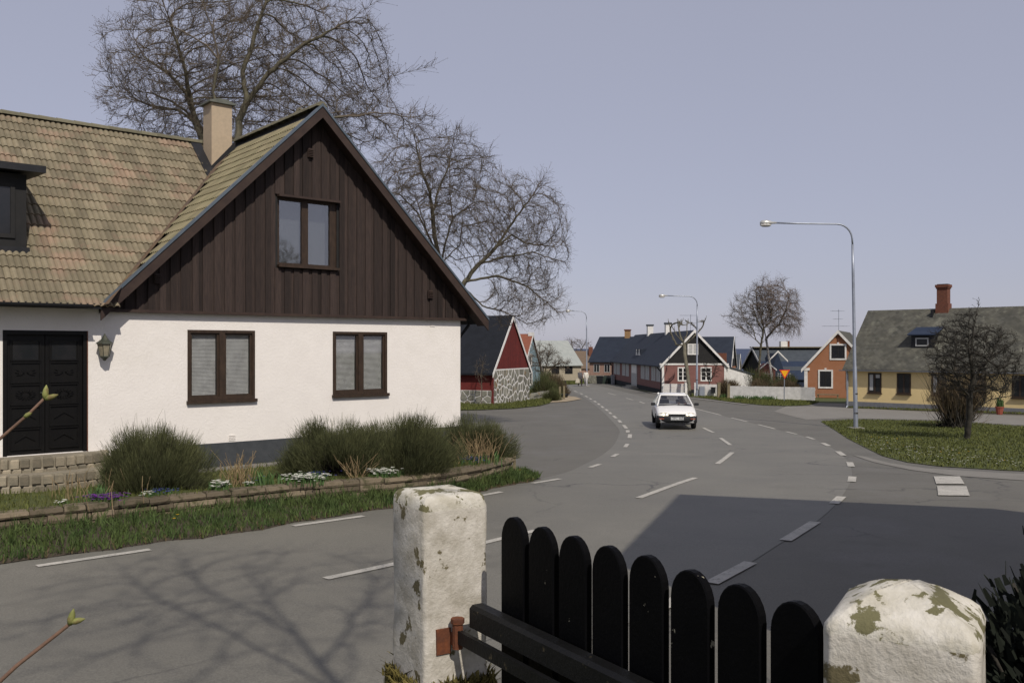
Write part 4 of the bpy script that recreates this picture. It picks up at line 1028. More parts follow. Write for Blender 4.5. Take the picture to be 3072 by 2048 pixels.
chimney(LF, lr, LL-10.2, 2.75, .55, .55, 5.1, 6.28, 'white_trim', 'slate_dark'); chimney(LF, lr, LL-19, 2.75, .62, .6, 5.1, 6.33, 'white_trim', 'slate_dark')
m = MB(LF); dx = LL-15.5
m.prism([(dx, .55, 3.2), (dx, .55, 3.85), (dx, 1.3, 3.9)], (2.6, 0, 0)); dmr = m.build('dormer', M['slate_roof'], lr)
m = MB(LF); m.prism([(dx+.15, .50, 3.2), (dx+1.05, .50, 3.2), (dx+.6, .50, 3.8)], (0, .04, 0)); m.prism([(dx+1.5, .50, 3.2), (dx+2.5, .50, 3.2), (dx+2.0, .50, 3.8)], (0, .04, 0)); m.build('dormer_window', M['white_trim'], dmr)
antenna('thin television antenna on the ridge of the long red house', LF(LL-1.2, 2.75, 5.4), 1.5, [(1.42, .9, 4), (.75, 1.0, 5)])
# white lean-to shed
SF = frame(18.72, 77.9, 1, 0, -.72)
sh_ = thing('white_lean_to', 'white lean to shed with sloping top against the red house gable', 'shed', SF(1, 1, 0))
m = MB(SF); m.prism([(0, 0, -.6), (2.25, 0, -.6), (2.25, 0, 1.66), (0, 0, 2.32)], (0, 3, 0)); m.build('wall', M['white_trim'], sh_)
m = MB(SF); m.prism([(-.02, -.1, 2.33), (2.4, -.1, 1.62), (2.4, -.1, 1.70), (-.02, -.1, 2.42)], (0, 3.2, 0)); m.build('roof', M['slate_dark'], sh_)
# dark house behind the red one
F = frame(26-9*.94, 106.5+9*.33, .94, -.33, -.95)
dh, rf = gable_house('dark_gabled_house', 'dark roofed house with white barge boards behind the long red house', F, 9, 6.9, 1.95, 3.55, 'orange_wall', 'slate_roof', over=.2, gable='black_wood', barge='white_trim', ends=(1,))
G = F.sub(9, 0, math.pi/2); window(G, dh, 2.9, 3.9, 2.9, 4.0, mat='white_trim', gl='curtain_white', fw=.1)
m = MB(F); m.box(7.4, 8.6, -.7, -.05, 0, 3.6); m.build('brick_stack', M['brick'], dh)
F = frame(35.2-5*.94, 139+5*.33, .94, -.33, -1.35)
sh2, rf = gable_house('small_grey_house', 'tiny dark roofed gable with white edges far off in front of the sea', F, 5, 4.4, 1.3, 2.25, 'beige_wall', 'slate_dark', over=.1, barge='white_trim', ends=(1,))
antenna('tall television antenna in front of the sea beside the tiny gable', F(4.4, 2.2, 3.5), 3.0, [(2.8, .8, 4)])
F = frame(37.6, 138, 1, 0, -1.3); sb = thing('brick_chimney_stack', 'short red brick chimney stack seen below the sea between the trees', 'chimney', F(0, 0, 0))
m = MB(F); m.box(0, 1.0, 0, 1, -.5, 3.1); m.build('shaft', M['brick'], sb); m = MB(F); m.box(-.06, 1.06, -.06, 1.06, 3.101, 3.25); m.build('rim', M['brick'], sb)
# dark blue roofed house
F = frame(24.1, 85, 1, 0, -.75)
bb, rf = gable_house('blue_roofed_house', 'low house with slate and blue black roof, white chimney and small red porch', F, 11, 8, 1.9, 2.08, 'black_wood', 'slate_dark', over=.25, verge=.2, barge='white_trim', ends=(0,))
m = MB(F); m.box(-.2, 11.2, 3.2, 4.8, 4.02, 4.12); m.build('ridge_cover', M['olive_roof'], rf)
m = MB(F); m.prism([(-.1, -1.6, 1.0), (-.1, 1.3, 2.62), (-.1, 1.3, 2.72), (-.1, -1.6, 1.10)], (11, 0, 0)); m.build('lower_roof', M['blue_roof'], rf)
m = MB(F); m.box(0, 11, -1.4, -.1, -.5, 1.05); m.build('front_wall', M['blue_roof'], bb)
m = MB(F); m.prism([(-.1, -1.7, 1.3), (1.5, -1.7, 1.3), (.72, -1.7, 3.50)], (0, 3.5, 0)); m.build('cross_gable', M['blue_roof'], bb)
for s in (-1, 1):
    m = MB(F); m.prism([(.72, -1.76, 3.75), (.72, -1.76, 3.60), (.72+s*.92, -1.76, 2.68), (.72+s*.92, -1.76, 2.83)], (0, .05, 0)); m.build('barge_board', M['white_trim'], bb)
chimney(F, rf, 2.95, 4, .65, .62, 3.9, 4.66, 'white_trim'); m = MB(F); m.box(3.28, 3.50, 3.7, 4.3, 3.9, 4.70); m.build('brick_flue', M['brick'], rf)
PF = frame(22.75, 82, 1, 0, -.72); po = MB(PF); po.prism([(0, 0, 0), (1.45, 0, 0), (1.45, 0, 1.95), (.72, 0, 2.55), (0, 0, 1.95)], (0, 1.5, 0)); po.build('porch', M['porch_red'], bb)
for s in (-1, 1):
    m = MB(PF); m.prism([(.72, -.06, 2.70), (.72, -.06, 2.58), (.72+s*.85, -.06, 1.87), (.72+s*.85, -.06, 1.99)], (0, .05, 0)); m.build('barge_board', M['white_trim'], bb)
for x0, x1, zt in ((.22, 1.1, 1.78), (1.6, 2.8, 1.7)):
    tl = thing('garden_trellis', 'white garden trellis %s the red porch' % ('in front of' if x0 < 1 else 'to the right of'), 'trellis', PF(x0, -.3, 0))
    m = MB(PF); k = x0
    while k <= x1+.01: m.box(k-.018, k+.018, -.32, -.29, .3, zt); k += .22
    k = .5
    while k <= zt+.01: m.box(x0, x1, -.288, -.26, k-.018, k+.018); k += .22
    m.build('lattice', M['curtain_white'], tl)
# orange house
F = frame(22.9+10*.43, 69.9+10*.9, -.43, -.9, -.62)
oh, rf = gable_house('orange_house', 'orange gabled house with white window surrounds beside the white picket fence', F, 10, 5.0, 2.3, 2.8, 'orange_wall', 'eternit', over=.2, verge=.18, barge='white_trim', ends=(1,))
G = F.sub(10, 0, math.pi/2)
window(G, oh, 2.0, 2.98, 3.05, 4.05, cols=2, rows=3, casing='white_trim', cw=.12, mat='black_wood', fw=.06, gl='dark_glass')
for x in (1.15, 3.2): window(G, oh, x, x+.85, .85, 2.05, cols=2, rows=3, casing='white_trim', cw=.12, mat='black_wood', fw=.06, gl='dark_glass')
m = MB(G); m.box(.0, .24, -.07, .03, -.4, 2.1); m.box(-.1, .40, -.10, .03, 2.1, 2.3); m.box(1.5, 1.65, -.06, .02, 2.18, 2.30); m.box(2.42, 2.56, -.06, .02, 4.18, 4.28); m.build('pilaster', M['white_trim'], oh)
antenna('television antenna on the ridge of the orange house', F(9.6, 2.5, 5.1), 1.75, [(1.62, .55, 3), (.45, 1.2, 5), (1.0, .35, 2)])
m = MB(G); m.tube([(2.5, -.05, 4.3), (2.5, -.05, 5.2)], .04, 5); m.build('vent_pipe', M['brick'], oh)
m = MB(G); m.box(1.0, 2.6, -.75, -.35, .25, .31); m.box(1.05, 1.12, -.7, -.4, -.2, .25); m.box(2.48, 2.55, -.7, -.4, -.2, .25); m.build('garden_bench', M['post_wood']); 
tag(bpy.data.objects['garden_bench'], 'low wooden bench against the foot of the orange gable', 'bench')
# yellow house
YF_ = frame(20.6, 55.0, .72, -.69, -.42); YL = 19
yh, yr = gable_house('yellow_house', 'yellow plastered house with lichen grey diamond slate roof and tall brick chimney', YF_, YL, 7.2, 2.54, 3.42, 'yellow_wall', 'eternit', over=.3, verge=.12, plinth=('grey_plinth', .38), th=.07)
sl = 3.42/3.6; ca = 1/math.hypot(1, sl); V = MB(YF_); sz = .30
for r_ in range(int((3.9/ca)/(sz*.5))+1):
    for k in range(int(YL/sz)+2):
        x = -.12+k*sz+(sz/2 if r_ % 2 else 0); u = r_*sz*.5; pts = []
        for du, dx, lift in ((0, 0, .022), (sz*.5, sz*.49, .012), (sz, 0, .004), (sz*.5, -sz*.49, .012)):
            y = -.3+(u+du)*ca; pts.append((min(max(x+dx, -.12), YL+.1), min(y, 3.6), 2.54+min(y, 3.6)*sl+.095+lift))
        if -.3+(u+sz*.4)*ca < 3.6: V.poly(pts)
V.build('roof_shingles', M['eternit'], yr, kind='stuff')
for x0 in (1.35, 3.06, 5.02, 7.1, 9.2): window(YF_, yh, x0, x0+.80, .95, 2.15, cols=2, mat='window_wood', fw=.075, gl='dark_glass', sill='window_wood')
for x0 in (1.35, 5.02):
    q = MB(YF_); q.box(x0+.09, x0+.30, -.012, -.0075, 1.1, 2.05); q.box(x0+.46, x0+.70, -.012, -.0075, 1.85, 2.05); q.build('curtain', M['curtain_white'], yh)
m = MB(YF_); m.tube([(.12, -.3, 2.3), (.12, -.12, 2.05), (.12, -.12, .1), (.12, -.3, -.05)], .06, 8); m.build('downpipe', M['steel'], yh)
m = MB(YF_); m.loft([[(-.3+(YL+.6)*t, -.36+.06*math.cos(math.pi*k/6), 2.30-.06*math.sin(math.pi*k/6)) for k in range(7)] for t in (0, 1)], closed=False); m.build('gutter', M['steel'], yh)
cxx = 4.5; m = MB(YF_)
m.box(cxx-.37, cxx+.37, 3.28, 3.92, 5.2, 6.35); m.box(cxx-.31, cxx+.31, 3.34, 3.86, 6.35, 7.25); m.box(cxx-.35, cxx+.35, 3.30, 3.90, 7.25, 7.34); m.box(cxx-.39, cxx+.39, 3.26, 3.94, 7.34, 7.5)
c_ = m.build('chimney', M['brick'], yr); m = MB(YF_); m.box(cxx-.3, cxx+.3, 3.35, 3.85, 7.5, 7.54); m.build('chimney_pot', M['black_metal'], c_)
m = MB(YF_); m.box(cxx-.55, cxx-.43, 3.0, 3.9, 5.2, 5.95); m.build('flashing', M['black_metal'], yr)
dx = 3.5; m = MB(YF_); m.prism([(dx, 1.05, 3.45), (dx, 1.05, 4.38), (dx, 2.15, 4.5)], (1.3, 0, 0)); d_ = m.build('dormer', M['black_metal'], yr)
m = MB(YF_); m.prism([(dx-.15, .80, 4.40), (dx-.15, .80, 4.46), (dx-.15, 2.4, 4.92), (dx-.15, 2.4, 4.86)], (1.6, 0, 0)); m.build('dormer_roof', M['blue_roof'], d_)
window(YF_.sub(dx, 1.04, 0), d_, .25, 1.0, 3.75, 4.25, cols=1, mat='curtain_white', fw=.07, gl='dark_glass', name='dormer_window')
pt = thing('flower_pot', 'terracotta flower pot with a green plant at the foot of the yellow house', 'flower pot', (26.0, 47.6, -.3))
m = MB(); m.lathe((26.0, 47.6, -.32), [(.14, 0), (.2, .36), (.22, .36), (.22, .42), (.17, .42)], 10); m.build('pot', M['terracotta'], pt)
blade_obj('leaves', [(26+random.gauss(0, .08), 47.6+random.gauss(0, .08), .1) for _ in range(60)], .4, .06, 'leaf', pt, (26, 47.6, -.3))

# ------------------------------------------------------------------ verges, lawn, path on the right
LAWN = [(14.54, 42.05), (13.3, 36.8), (11.95, 31.8), (10.9, 27.4), (10.3, 24.78), (10.16, 22.9), (10.45, 21.8), (11.42, 20.87), (12.6, 20.2), (15, 19.6), (22, 18.5), (34, 26), (30, 35), (22.0, 38.9), (20.64, 42.05), (16.62, 43.4)]
m = MB(); drape(m, [(9.75, 24.6), (9.62, 22.7), (9.9, 21.3), (11.2, 20.2), (12.4, 19.5), (15, 18.8), (22, 17.8), (22, 16.9), (14.9, 17.6), (12.0, 18.2), (10.7, 18.7), (9.75, 19.6), (9.35, 20.9), (9.3, 22.9), (9.6, 25.2)][::-1], -.010); m.build('pavement', M['path'], kind='structure')
m = MB(); drape(m, [(34, 27), (30, 36), (22.3, 39.9), (20.9, 43.0), (16.5, 44.5), (14.3, 43.4), (14.8, 50.5), (17.5, 56.8), (20.1, 55.5), (24.4, 49.2), (32, 39.2), (40, 29)][::-1], -.012); m.build('footpath', M['path'], kind='structure')
m = MB(); drape(m, LAWN, -.004); m.build('lawn', M['lawn_soil'], kind='structure')
lp = scatter([p for p in LAWN], 60000, lambda x, y: gz_road(y)-.006)
blade_obj('lawn_turf', lp, .055, .028, 'grass', bend=.8)
def daisy(label, n, cx, cy, sx, sy, mat, s):
    P = []
    while len(P) < n:
        x, y = random.gauss(cx, sx), random.gauss(cy, sy)
        if in_poly(x, y, LAWN): P.append((x, y, gz_road(y)+.03))
    t = flowers('lawn_flowers', label, P, mat, s, leafy=False, h=.06); t['kind'] = 'stuff'
daisy('scattered white daisies along the roadside half of the lawn', 130, 11.6, 25, .9, 3.0, 'white_petal', .026)
daisy('few yellow dandelions near the lamp post end of the lawn', 16, 12.3, 29, .8, 3, 'yellow_petal', .030)
YV = [YF_(x, y, 0)[:2] for x, y in ((.3, -.05), (16, -.05), (16, -.75), (.3, -.6))]
m = MB(); drape(m, YV[::-1] if False else YV, .0); m.build('house_verge', M['soil'], kind='structure'); blade_obj('house_verge_turf', scatter(YV, 2600, lambda x, y: gz_road(y)), .10, .03, 'grass')
FV = [(13.2, 76), (14.75, 68.0), (15.2, 62.5), (16.2, 57.5), (17.6, 56.4), (19.3, 58.0), (21.2, 61.6), (20.6, 62.8), (17.3, 67.8), (15.4, 72.0), (13.4, 75.5)]
m = MB(); drape(m, FV, .01); m.build('fence_verge', M['lawn_soil'], kind='structure'); blade_obj('fence_verge_turf', scatter(FV, 6000, lambda x, y: gz_road(y)+.01), .10, .04, 'grass')
m = MB(); drape(m, [(12.0, 80), (12.2, 76), (13.2, 70), (14.4, 63), (15.1, 57.9), (15.5, 58.2), (14.9, 63.2), (13.6, 70.2), (12.9, 77)], .006); m.build('gravel_edge', M['path'], kind='structure')
m = MB(); drape(m, [(20.8, 61.5), (30, 55), (40, 70), (40, 100), (13.5, 110), (13.5, 76), (16, 70)], -.01); m.build('garden_ground', M['lawn_soil'], kind='structure')
BV = [(-8, 50.5), (-4, 51.2), (-1.6, 52.0), (.2, 53.6), (1.8, 56.8), (2.6, 60.5), (2.5, 64), (1.2, 63.5), (-1.2, 56.9), (-9, 60.2)]
m = MB(); drape(m, BV, .02); m.build('barn_verge', M['lawn_soil'], kind='structure'); blade_obj('barn_verge_turf', scatter(BV, 9000, lambda x, y: gz_road(y)+.015), .16, .03, 'grass', bend=.8)
GV = [(1.6, 62.5), (2.6, 61), (3.0, 66), (4.1, 73), (5.0, 82), (5.2, 90), (4.2, 96), (9.5, 106), (9.2, 112), (-2, 112), (-2, 70)]
m = MB(); drape(m, GV, .015); m.build('garden_lawn', M['lawn_soil'], kind='structure'); blade_obj('garden_turf', scatter(GV, 12000, lambda x, y: gz_road(y)+.015), .16, .05, 'grass', bend=.8)
m = MB(); drape(m, [(2.6, 61), (3.7, 62), (5.2, 66.5), (5.0, 70.5), (4.3, 72), (3.4, 68)], .02); m.build('gravel_patch', M['gravel'], kind='structure')

# ------------------------------------------------------------------ fences
def picket_fence(label, P, h, pw=.085, gap=.02, group='white garden fences'):
    x0, y0 = P[0]; t = thing('picket_fence', label, 'fence', (x0, y0, gz_road(y0)), group)
    for a, b in zip(P, P[1:]):
        d = Vector((b[0]-a[0], b[1]-a[1])); L = d.length; F = frame(a[0], a[1], d.x, d.y); za, zb = gz_road(a[1]), gz_road(b[1]); m = MB(F); s = 0
        while s < L-.01:
            z = za+(zb-za)*s/L; m.box(s, min(s+pw, L), -.02, 0, z+.05, z+h+random.uniform(-.008, .008)); s += pw+gap
        m.build('pickets', M['white_trim'], t, kind='stuff')
        for q in (.25, h-.2):
            m = MB(F); m.prism([(0, .002, za+q), (0, .04, za+q), (0, .04, za+q+.08), (0, .002, za+q+.08)], (L, 0, zb-za)); m.build('rail', M['white_trim'], t)
    return t
picket_fence('long white picket fence along the verge behind the yield sign', [(16.35, 66.9), (20.72, 64.1), (21.5, 63.3)], .97, gap=.008)
picket_fence('short white picket fence at the left corner of the red house gable', [(12.6, 74.3), (14.35, 74.0)], .92)
picket_fence('white picket fence carrying the black letter box between two gate posts', [(14.75, 71.3), (16.3, 70.8)], .98)
def gpost(label, x, y, w, h, mat):
    z = gz_road(y); t = thing('gate_post', label, 'post', (x, y, z), 'fence gate posts'); m = MB(); m.box(x-w/2, x+w/2, y-w/2, y+w/2, z-.1, z+h); m.build('shaft', M[mat], t)
    m = MB(); m.box(x-w/2-.02, x+w/2+.02, y-w/2-.02, y+w/2+.02, z+h+.001, z+h+.05); m.build('cap', M[mat], t)
gpost('white gate post at the end of the short fence beside the pollard tree', 14.4, 73.9, .2, 1.0, 'white_trim')
gpost('white gate post left of the grey cabinet', 14.66, 71.35, .19, 1.05, 'white_trim')
gpost('weathered grey gate post right of the letter box', 15.75, 68.0, .22, 1.15, 'post_wood')
gpost('weathered grey gate post where the long picket fence starts', 16.25, 67.0, .21, 1.05, 'post_wood')
z = gz_road(71); t = thing('utility_cabinet', 'grey metal utility cabinet in front of the white fence', 'cabinet', (15.05, 70.8, z)); m = MB(); m.box(14.85, 15.28, 70.7, 71.0, z, z+.82); m.build('body', M['cabinet'], t); m = MB(); m.box(14.88, 15.25, 70.68, 70.699, z+.06, z+.76); m.build('door', M['steel'], t)
z = gz_road(70.5); t = thing('letter_box', 'black letter box fixed to the white fence', 'letter box', (15.9, 70.7, z+.35)); m = MB(); m.box(15.75, 16.08, 70.5, 70.75, z+.28, z+.72); m.build('body', M['bin_black'], t); m = MB(); m.box(15.73, 16.10, 70.48, 70.78, z+.721, z+.76); m.build('lid', M['bin_black'], t)
# yield sign
z = gz_road(62.6); t = thing('yield_sign', 'yellow triangular yield sign with red border on a thin post before the picket fence', 'road sign', (18.9, 62.0, z))
m = MB(); m.tube([(18.9, 62.0, z-.1), (18.93, 62.0, z+2.15)], .032, 8); m.build('post', M['steel'], t)
def tri_(cx, cz, s, y): return [(cx-s/2, y, cz), (cx+s/2, y, cz), (cx, y, cz-s*.87)]
m = MB(); m.prism(tri_(18.93, z+2.24, .74, 61.95), (0, .02, 0)); m.build('border', M['sign_red'], t)
m = MB(); m.prism(tri_(18.93, z+2.175, .52, 61.944), (0, .005, 0)); m.build('face', M['sign_yellow'], t)
# low plants along the fence
for k, (x, y, l) in enumerate([(17.2, 66.3, 'left of the four along the picket fence'), (18.1, 65.7, 'second from the left along the picket fence'), (18.9, 65.2, 'close left of the yield sign post'), (16.55, 68.9, 'filling the gap between the two weathered posts')]):
    c = (x-.3, y-.45, gz_road(y)); t = thing('garden_plant', 'low green leafy plant ' + l, 'plant', c); blade_obj('leaves', [(c[0]+random.gauss(0, .22), c[1]+random.gauss(0, .22), c[2]) for _ in range(130)], .26, .06, 'leaf', t, c, bend=1.0)
for k, (x, y, r_, h, l) in enumerate([(17.6, 72.4, 1.0, 1.15, 'pale brown twiggy bush in front of the white lean to'), (19.7, 70.8, 1.2, 1.25, 'brown twiggy bush behind the middle of the picket fence'), (21.4, 69.8, 1.25, 1.25, 'dense brown bush behind the yield sign'), (22.6, 73.2, 1.0, 1.5, 'green brown bush beside the white pilaster of the orange house'), (21.6, 78.5, 2.0, 2.0, 'tall greenish bush between the lean to and the red porch')]):
    shrub('garden_bush', l, (x, y, gz_road(y)), r_, h, 5000, ('bush_twig' if k not in (3, 4) else 'bush_green', 'bush_twig'), 40+k, cat_='bush', width=.022, group='bushes behind the picket fence')
# left far side things
shrub('garden_bush', 'tangled brown bush beside the blue house', (2.6, 71.5, -.62), 1.2, 1.6, 5000, ('bush_green', 'bush_twig'), 50, cat_='bush', width=.02)
shrub('garden_bush', 'brown bush by the two pale fence posts', (3.7, 73.5, -.64), 1.0, 1.5, 5000, ('bush_twig', 'bush_twig'), 51, cat_='bush', width=.02)
shrub('garden_bush', 'greenish bush in front of the grey roofed house', (3.4, 92, -.8), 1.0, 1.5, 4000, ('bush_green', 'bush_twig'), 52, cat_='bush', width=.03)
shrub('garden_bush', 'low green bush at the gravel patch', (2.75, 64.0, -.55), .8, .8, 4000, ('bush_green', 'bush_twig'), 53, cat_='bush', width=.02)
for x, y, h, mt, l in ((3.55, 66.2, .95, 'post_wood', 'left pale wooden post by the gravel patch'), (3.85, 66.0, 1.0, 'post_wood', 'right pale wooden post by the gravel patch'), (4.7, 78.5, 1.05, 'orange_post', 'orange and black marker post beside the road')):
    z = gz_road(y); t = thing('wooden_post', l, 'post', (x, y, z)); m = MB(); m.box(x-.07, x+.07, y-.06, y+.06, z-.1, z+h*.62); m.build('shaft', M[mt], t); m = MB(); m.box(x-.07, x+.07, y-.06, y+.06, z+h*.62+.001, z+h); m.build('head', M[mt if 'pale' in l else 'black_wood'], t)
t = thing('black_tub', 'low black rubber tub lying at the edge of the gravel patch', 'tub', (4.0, 69.3, -.6)); m = MB(); m.lathe((4.0, 69.3, gz_road(69.3)), [(.30, 0), (.38, .22), (.41, .22), (.40, .27), (.33, .26), (.28, .05)], 12); m.build('tub_wall', M['bin_black'], t)
lw = thing('low_stone_wall', 'low rough stone wall running from the barn towards the grey house', 'stone wall', (2.0, 64.5, -.5))
LWf = frame(1.35, 63.3, .22, .975)
for k in range(46):
    s = (k % 23)*.42+random.uniform(-.05, .05)+(.2 if k > 22 else 0); z0 = gz_road(63.3+s)+(0 if k < 23 else .26); h_ = .26+random.uniform(-.03, .03)
    m = MB(LWf); m.loft([[(s, -.16, z0), (s+.38, -.16, z0), (s+.38, .16, z0), (s, .16, z0)], [(s+.02, -.2, z0+h_*.5), (s+.37, -.19, z0+h_*.5), (s+.38, .17, z0+h_*.5), (s, .18, z0+h_*.5)], [(s+.05, -.13, z0+h_), (s+.33, -.13, z0+h_), (s+.33, .13, z0+h_), (s+.05, .13, z0+h_)]]); m.build('stone', M['stone_grey'], lw)
# bins by the pink house
z = gz_road(104)
def bin_(label, x, y, w, h, mat, name='wheelie_bin'):
    t = thing(name, label, 'bin', (x, y, z)); m = MB(); m.loft([[(x-w*.4, y-w*.4, z), (x+w*.4, y-w*.4, z), (x+w*.4, y+w*.4, z), (x-w*.4, y+w*.4, z)], [(x-w/2, y-w/2, z+h), (x+w/2, y-w/2, z+h), (x+w/2, y+w/2, z+h), (x-w/2, y+w/2, z+h)]]); m.build('body', M[mat], t)
    m = MB(); m.loft([[(x-w*.54, y-w*.56, z+h+.002), (x+w*.54, y-w*.56, z+h+.002), (x+w*.54, y+w*.54, z+h+.002), (x-w*.54, y+w*.54, z+h+.002)], [(x-w*.45, y-w*.45, z+h+.08), (x+w*.45, y-w*.45, z+h+.08), (x+w*.45, y+w*.45, z+h+.08), (x-w*.45, y+w*.45, z+h+.08)]]); m.build('lid', M[mat], t)
bin_('black dustbin at the left of the row by the pink house', 10.15, 103.5, .72, .85, 'bin_black'); bin_('dark green dustbin in the middle of the row', 10.75, 103.8, .6, .8, 'bin_green'); bin_('dark green dustbin beside the grey cabinet', 11.35, 104.2, .5, .6, 'bin_green')
t = thing('garden_wall', 'low stone garden wall in front of the pink house', 'stone wall', (9.6, 106, z)); GWf = frame(8.9, 106.3, .97, -.25); m = MB(GWf); m.box(0, 3.0, 0, .3, -1.0, .0); m.build('wall_core', M['stone_grey'], t)
for c in stone_cells([(.0, -.95), (3.0, -.95), (3.0, -.02), (.0, -.02)], 24, 31, .02): q = MB(); stone_piece(q, GWf, c, -.001, .04); q.build('stone', M['stone_grey'], t)
t = thing('utility_cabinet', 'pale grey cabinet at the far corner of the long red house', 'cabinet', (11.55, 103, z)); m = MB(); m.box(11.42, 11.78, 102.4, 103.0, z, z+1.0); m.build('body', M['cabinet'], t); m = MB(); m.box(11.40, 11.80, 102.38, 103.02, z+1.001, z+1.05); m.build('lid', M['cabinet'], t)

# ------------------------------------------------------------------ trees
LIM_A = [[(-1.54, 9.63), (-2.05, 10.81), (-2.42, 11.77), (-3.23, 12.58), (-4.12, 13.18), (-4.71, 14.21)], [(-2.05, 10.81), (-2.16, 12.51), (-2.35, 13.47), (-2.57, 14.5)], [(-2.05, 10.81), (-2.94, 11.48), (-3.75, 11.85), (-4.71, 12.07)], [(-1.98, 10.52), (-2.64, 11.11), (-3.68, 11.33), (-5.01, 11.77)], [(-0.24, 10.15), (-0.35, 10.81), (-0.13, 11.77), (-0.28, 12.73), (-0.72, 13.84), (-1.17, 14.73)], [(-0.13, 11.77), (-0.5, 12.22), (-1.39, 12.73)], [(-0.13, 11.77), (0.24, 12.51), (1.12, 13.4), (1.49, 14.5)], [(0.09, 10.22), (0.38, 10.81), (1.12, 11.7), (2.23, 12.51), (3.71, 13.18), (4.67, 13.77)], [(0.38, 10.81), (0.24, 11.77), (0.68, 13.1), (1.05, 14.21)], [(2.08, 11.14), (2.82, 11.92), (3.71, 12.36), (4.81, 12.73)], [(2.23, 10.52), (3.71, 10.44), (4.81, 10.59), (5.4, 11.03), (6.51, 11.29)], [(2.23, 10.37), (2.97, 10.07), (4.08, 10.07)]]
LOW_A = [[(0, 0), (-.1, 2.5), (-.5, 5)], [(-.5, 5), (-1.1, 7.6), (-1.54, 9.63)], [(-.1, 2.5), (-.2, 6), (-.24, 10.15)], [(-.2, 6), (-.05, 8), (.09, 10.22)], [(-.1, 2.5), (.9, 6), (1.6, 9), (2.08, 11.14)], [(1.6, 9), (2.23, 10.52)], [(1.6, 9), (2.23, 10.37)]]
LIM_B = [[(-0.28, 6.9), (-0.53, 8.17), (-0.6, 9.44), (-0.66, 10.07), (-0.98, 10.89), (-1.17, 11.97), (-1.42, 12.73)], [(-0.57, 9.31), (-0.28, 10.32), (0.1, 11.21), (0.35, 12.6)], [(-0.34, 7.22), (-0.91, 8.49), (-1.29, 9.31), (-2.05, 10.07), (-2.81, 10.32)], [(-0.91, 8.49), (-1.29, 9.75), (-0.85, 10.13)], [(-0.28, 6.9), (-0.15, 7.85), (0.23, 9.18), (1.11, 9.82), (1.24, 10.32), (1.62, 11.97)], [(0.23, 9.18), (0.1, 10.07), (0.07, 12.35)], [(-0.15, 7.03), (0.54, 7.98), (0.61, 8.8), (1.62, 9.06), (2.38, 8.99), (3.2, 10.07)], [(0.61, 5.76), (1.3, 6.71), (2.19, 7.6), (2.82, 8.55), (3.77, 9.82), (4.34, 10.77)], [(1.49, 6.84), (2.57, 7.22), (3.77, 7.41), (5.17, 6.97)], [(2.19, 7.6), (2.89, 8.17), (3.52, 7.79), (4.79, 7.66)], [(0.99, 6.08), (2.25, 6.4), (3.52, 5.95), (4.66, 5.0)], [(0.8, 5.89), (1.62, 5.13), (2.57, 4.87), (3.52, 4.37)], [(0.35, 7.28), (1.3, 7.47), (2.0, 7.47)]]
LOW_B = [[(0, 0), (-.1, 2), (-.15, 4), (-.28, 6.9)], [(-.12, 3.4), (.2, 4.6), (.61, 5.76)]]
tA = tree('bare_tree', 'largest bare tree with several trunks rising behind the white house roof and chimney', (-8.94, 31, .35), LOW_A+LIM_A,
     [(-.1, 0, 12.6, 5.0, 3.6, 3.2, 1.0), (-3.0, 0, 11.4, 2.2, 2.4, 1.6, .22), (3.6, 0, 10.9, 1.6, 1.8, 1.3, .16), (5.2, .2, 10.7, 1.3, .8, .6, .05)],
     attract=2900, step=.21, seed=3, depth=.5, twigs=5, twig_len=.46, tip=.0062, expo=2.05, group='bare trees behind the white house')
tB = tree('bare_tree', 'spreading bare tree with low drooping limbs right of the white house gable', (-2.89, 38, -.1), LOW_B+LIM_B,
     [(-.3, 0, 9.9, 3.0, 2.8, 2.8, 1.0), (3.2, 0, 8.3, 2.3, 2.2, 2.3, .55), (3.4, 0, 5.6, 1.8, 1.6, 1.4, .28)],
     attract=1700, step=.21, seed=5, depth=.5, twigs=5, twig_len=.46, tip=.0062, expo=2.05, droop=.12, group='bare trees behind the white house')
tree('bare_tree', 'grey forked bare tree left of the birch behind the picket fence', (22.0, 80, -.7), [[(.01, .04), (.01, 2.23), (.09, 4.26), (.25, 5.65), (-.01, 6.34), (.09, 7.57)], [(.09, 4.26), (-.76, 4.9), (-1.4, 5.43), (-2.2, 6.07)], [(.25, 4.31), (.84, 5.11), (1.16, 5.54), (1.43, 6.23)], [(.25, 5.65), (.84, 6.23), (1.0, 7.3)], [(-.49, 4.74), (-.71, 5.54), (-1.56, 6.5)], [(.2, 5.43), (-.23, 6.23), (-.65, 7.35)]],
     [(-.5, 0, 6.9, 2.2, 1.9, 1.9, 1.0), (.0, 0, 8.2, 1.2, 1.2, 1.6, .3)], attract=520, step=.2, seed=8, tip=.010, twigs=3, twig_len=.5, group='pair of trees behind the picket fence')
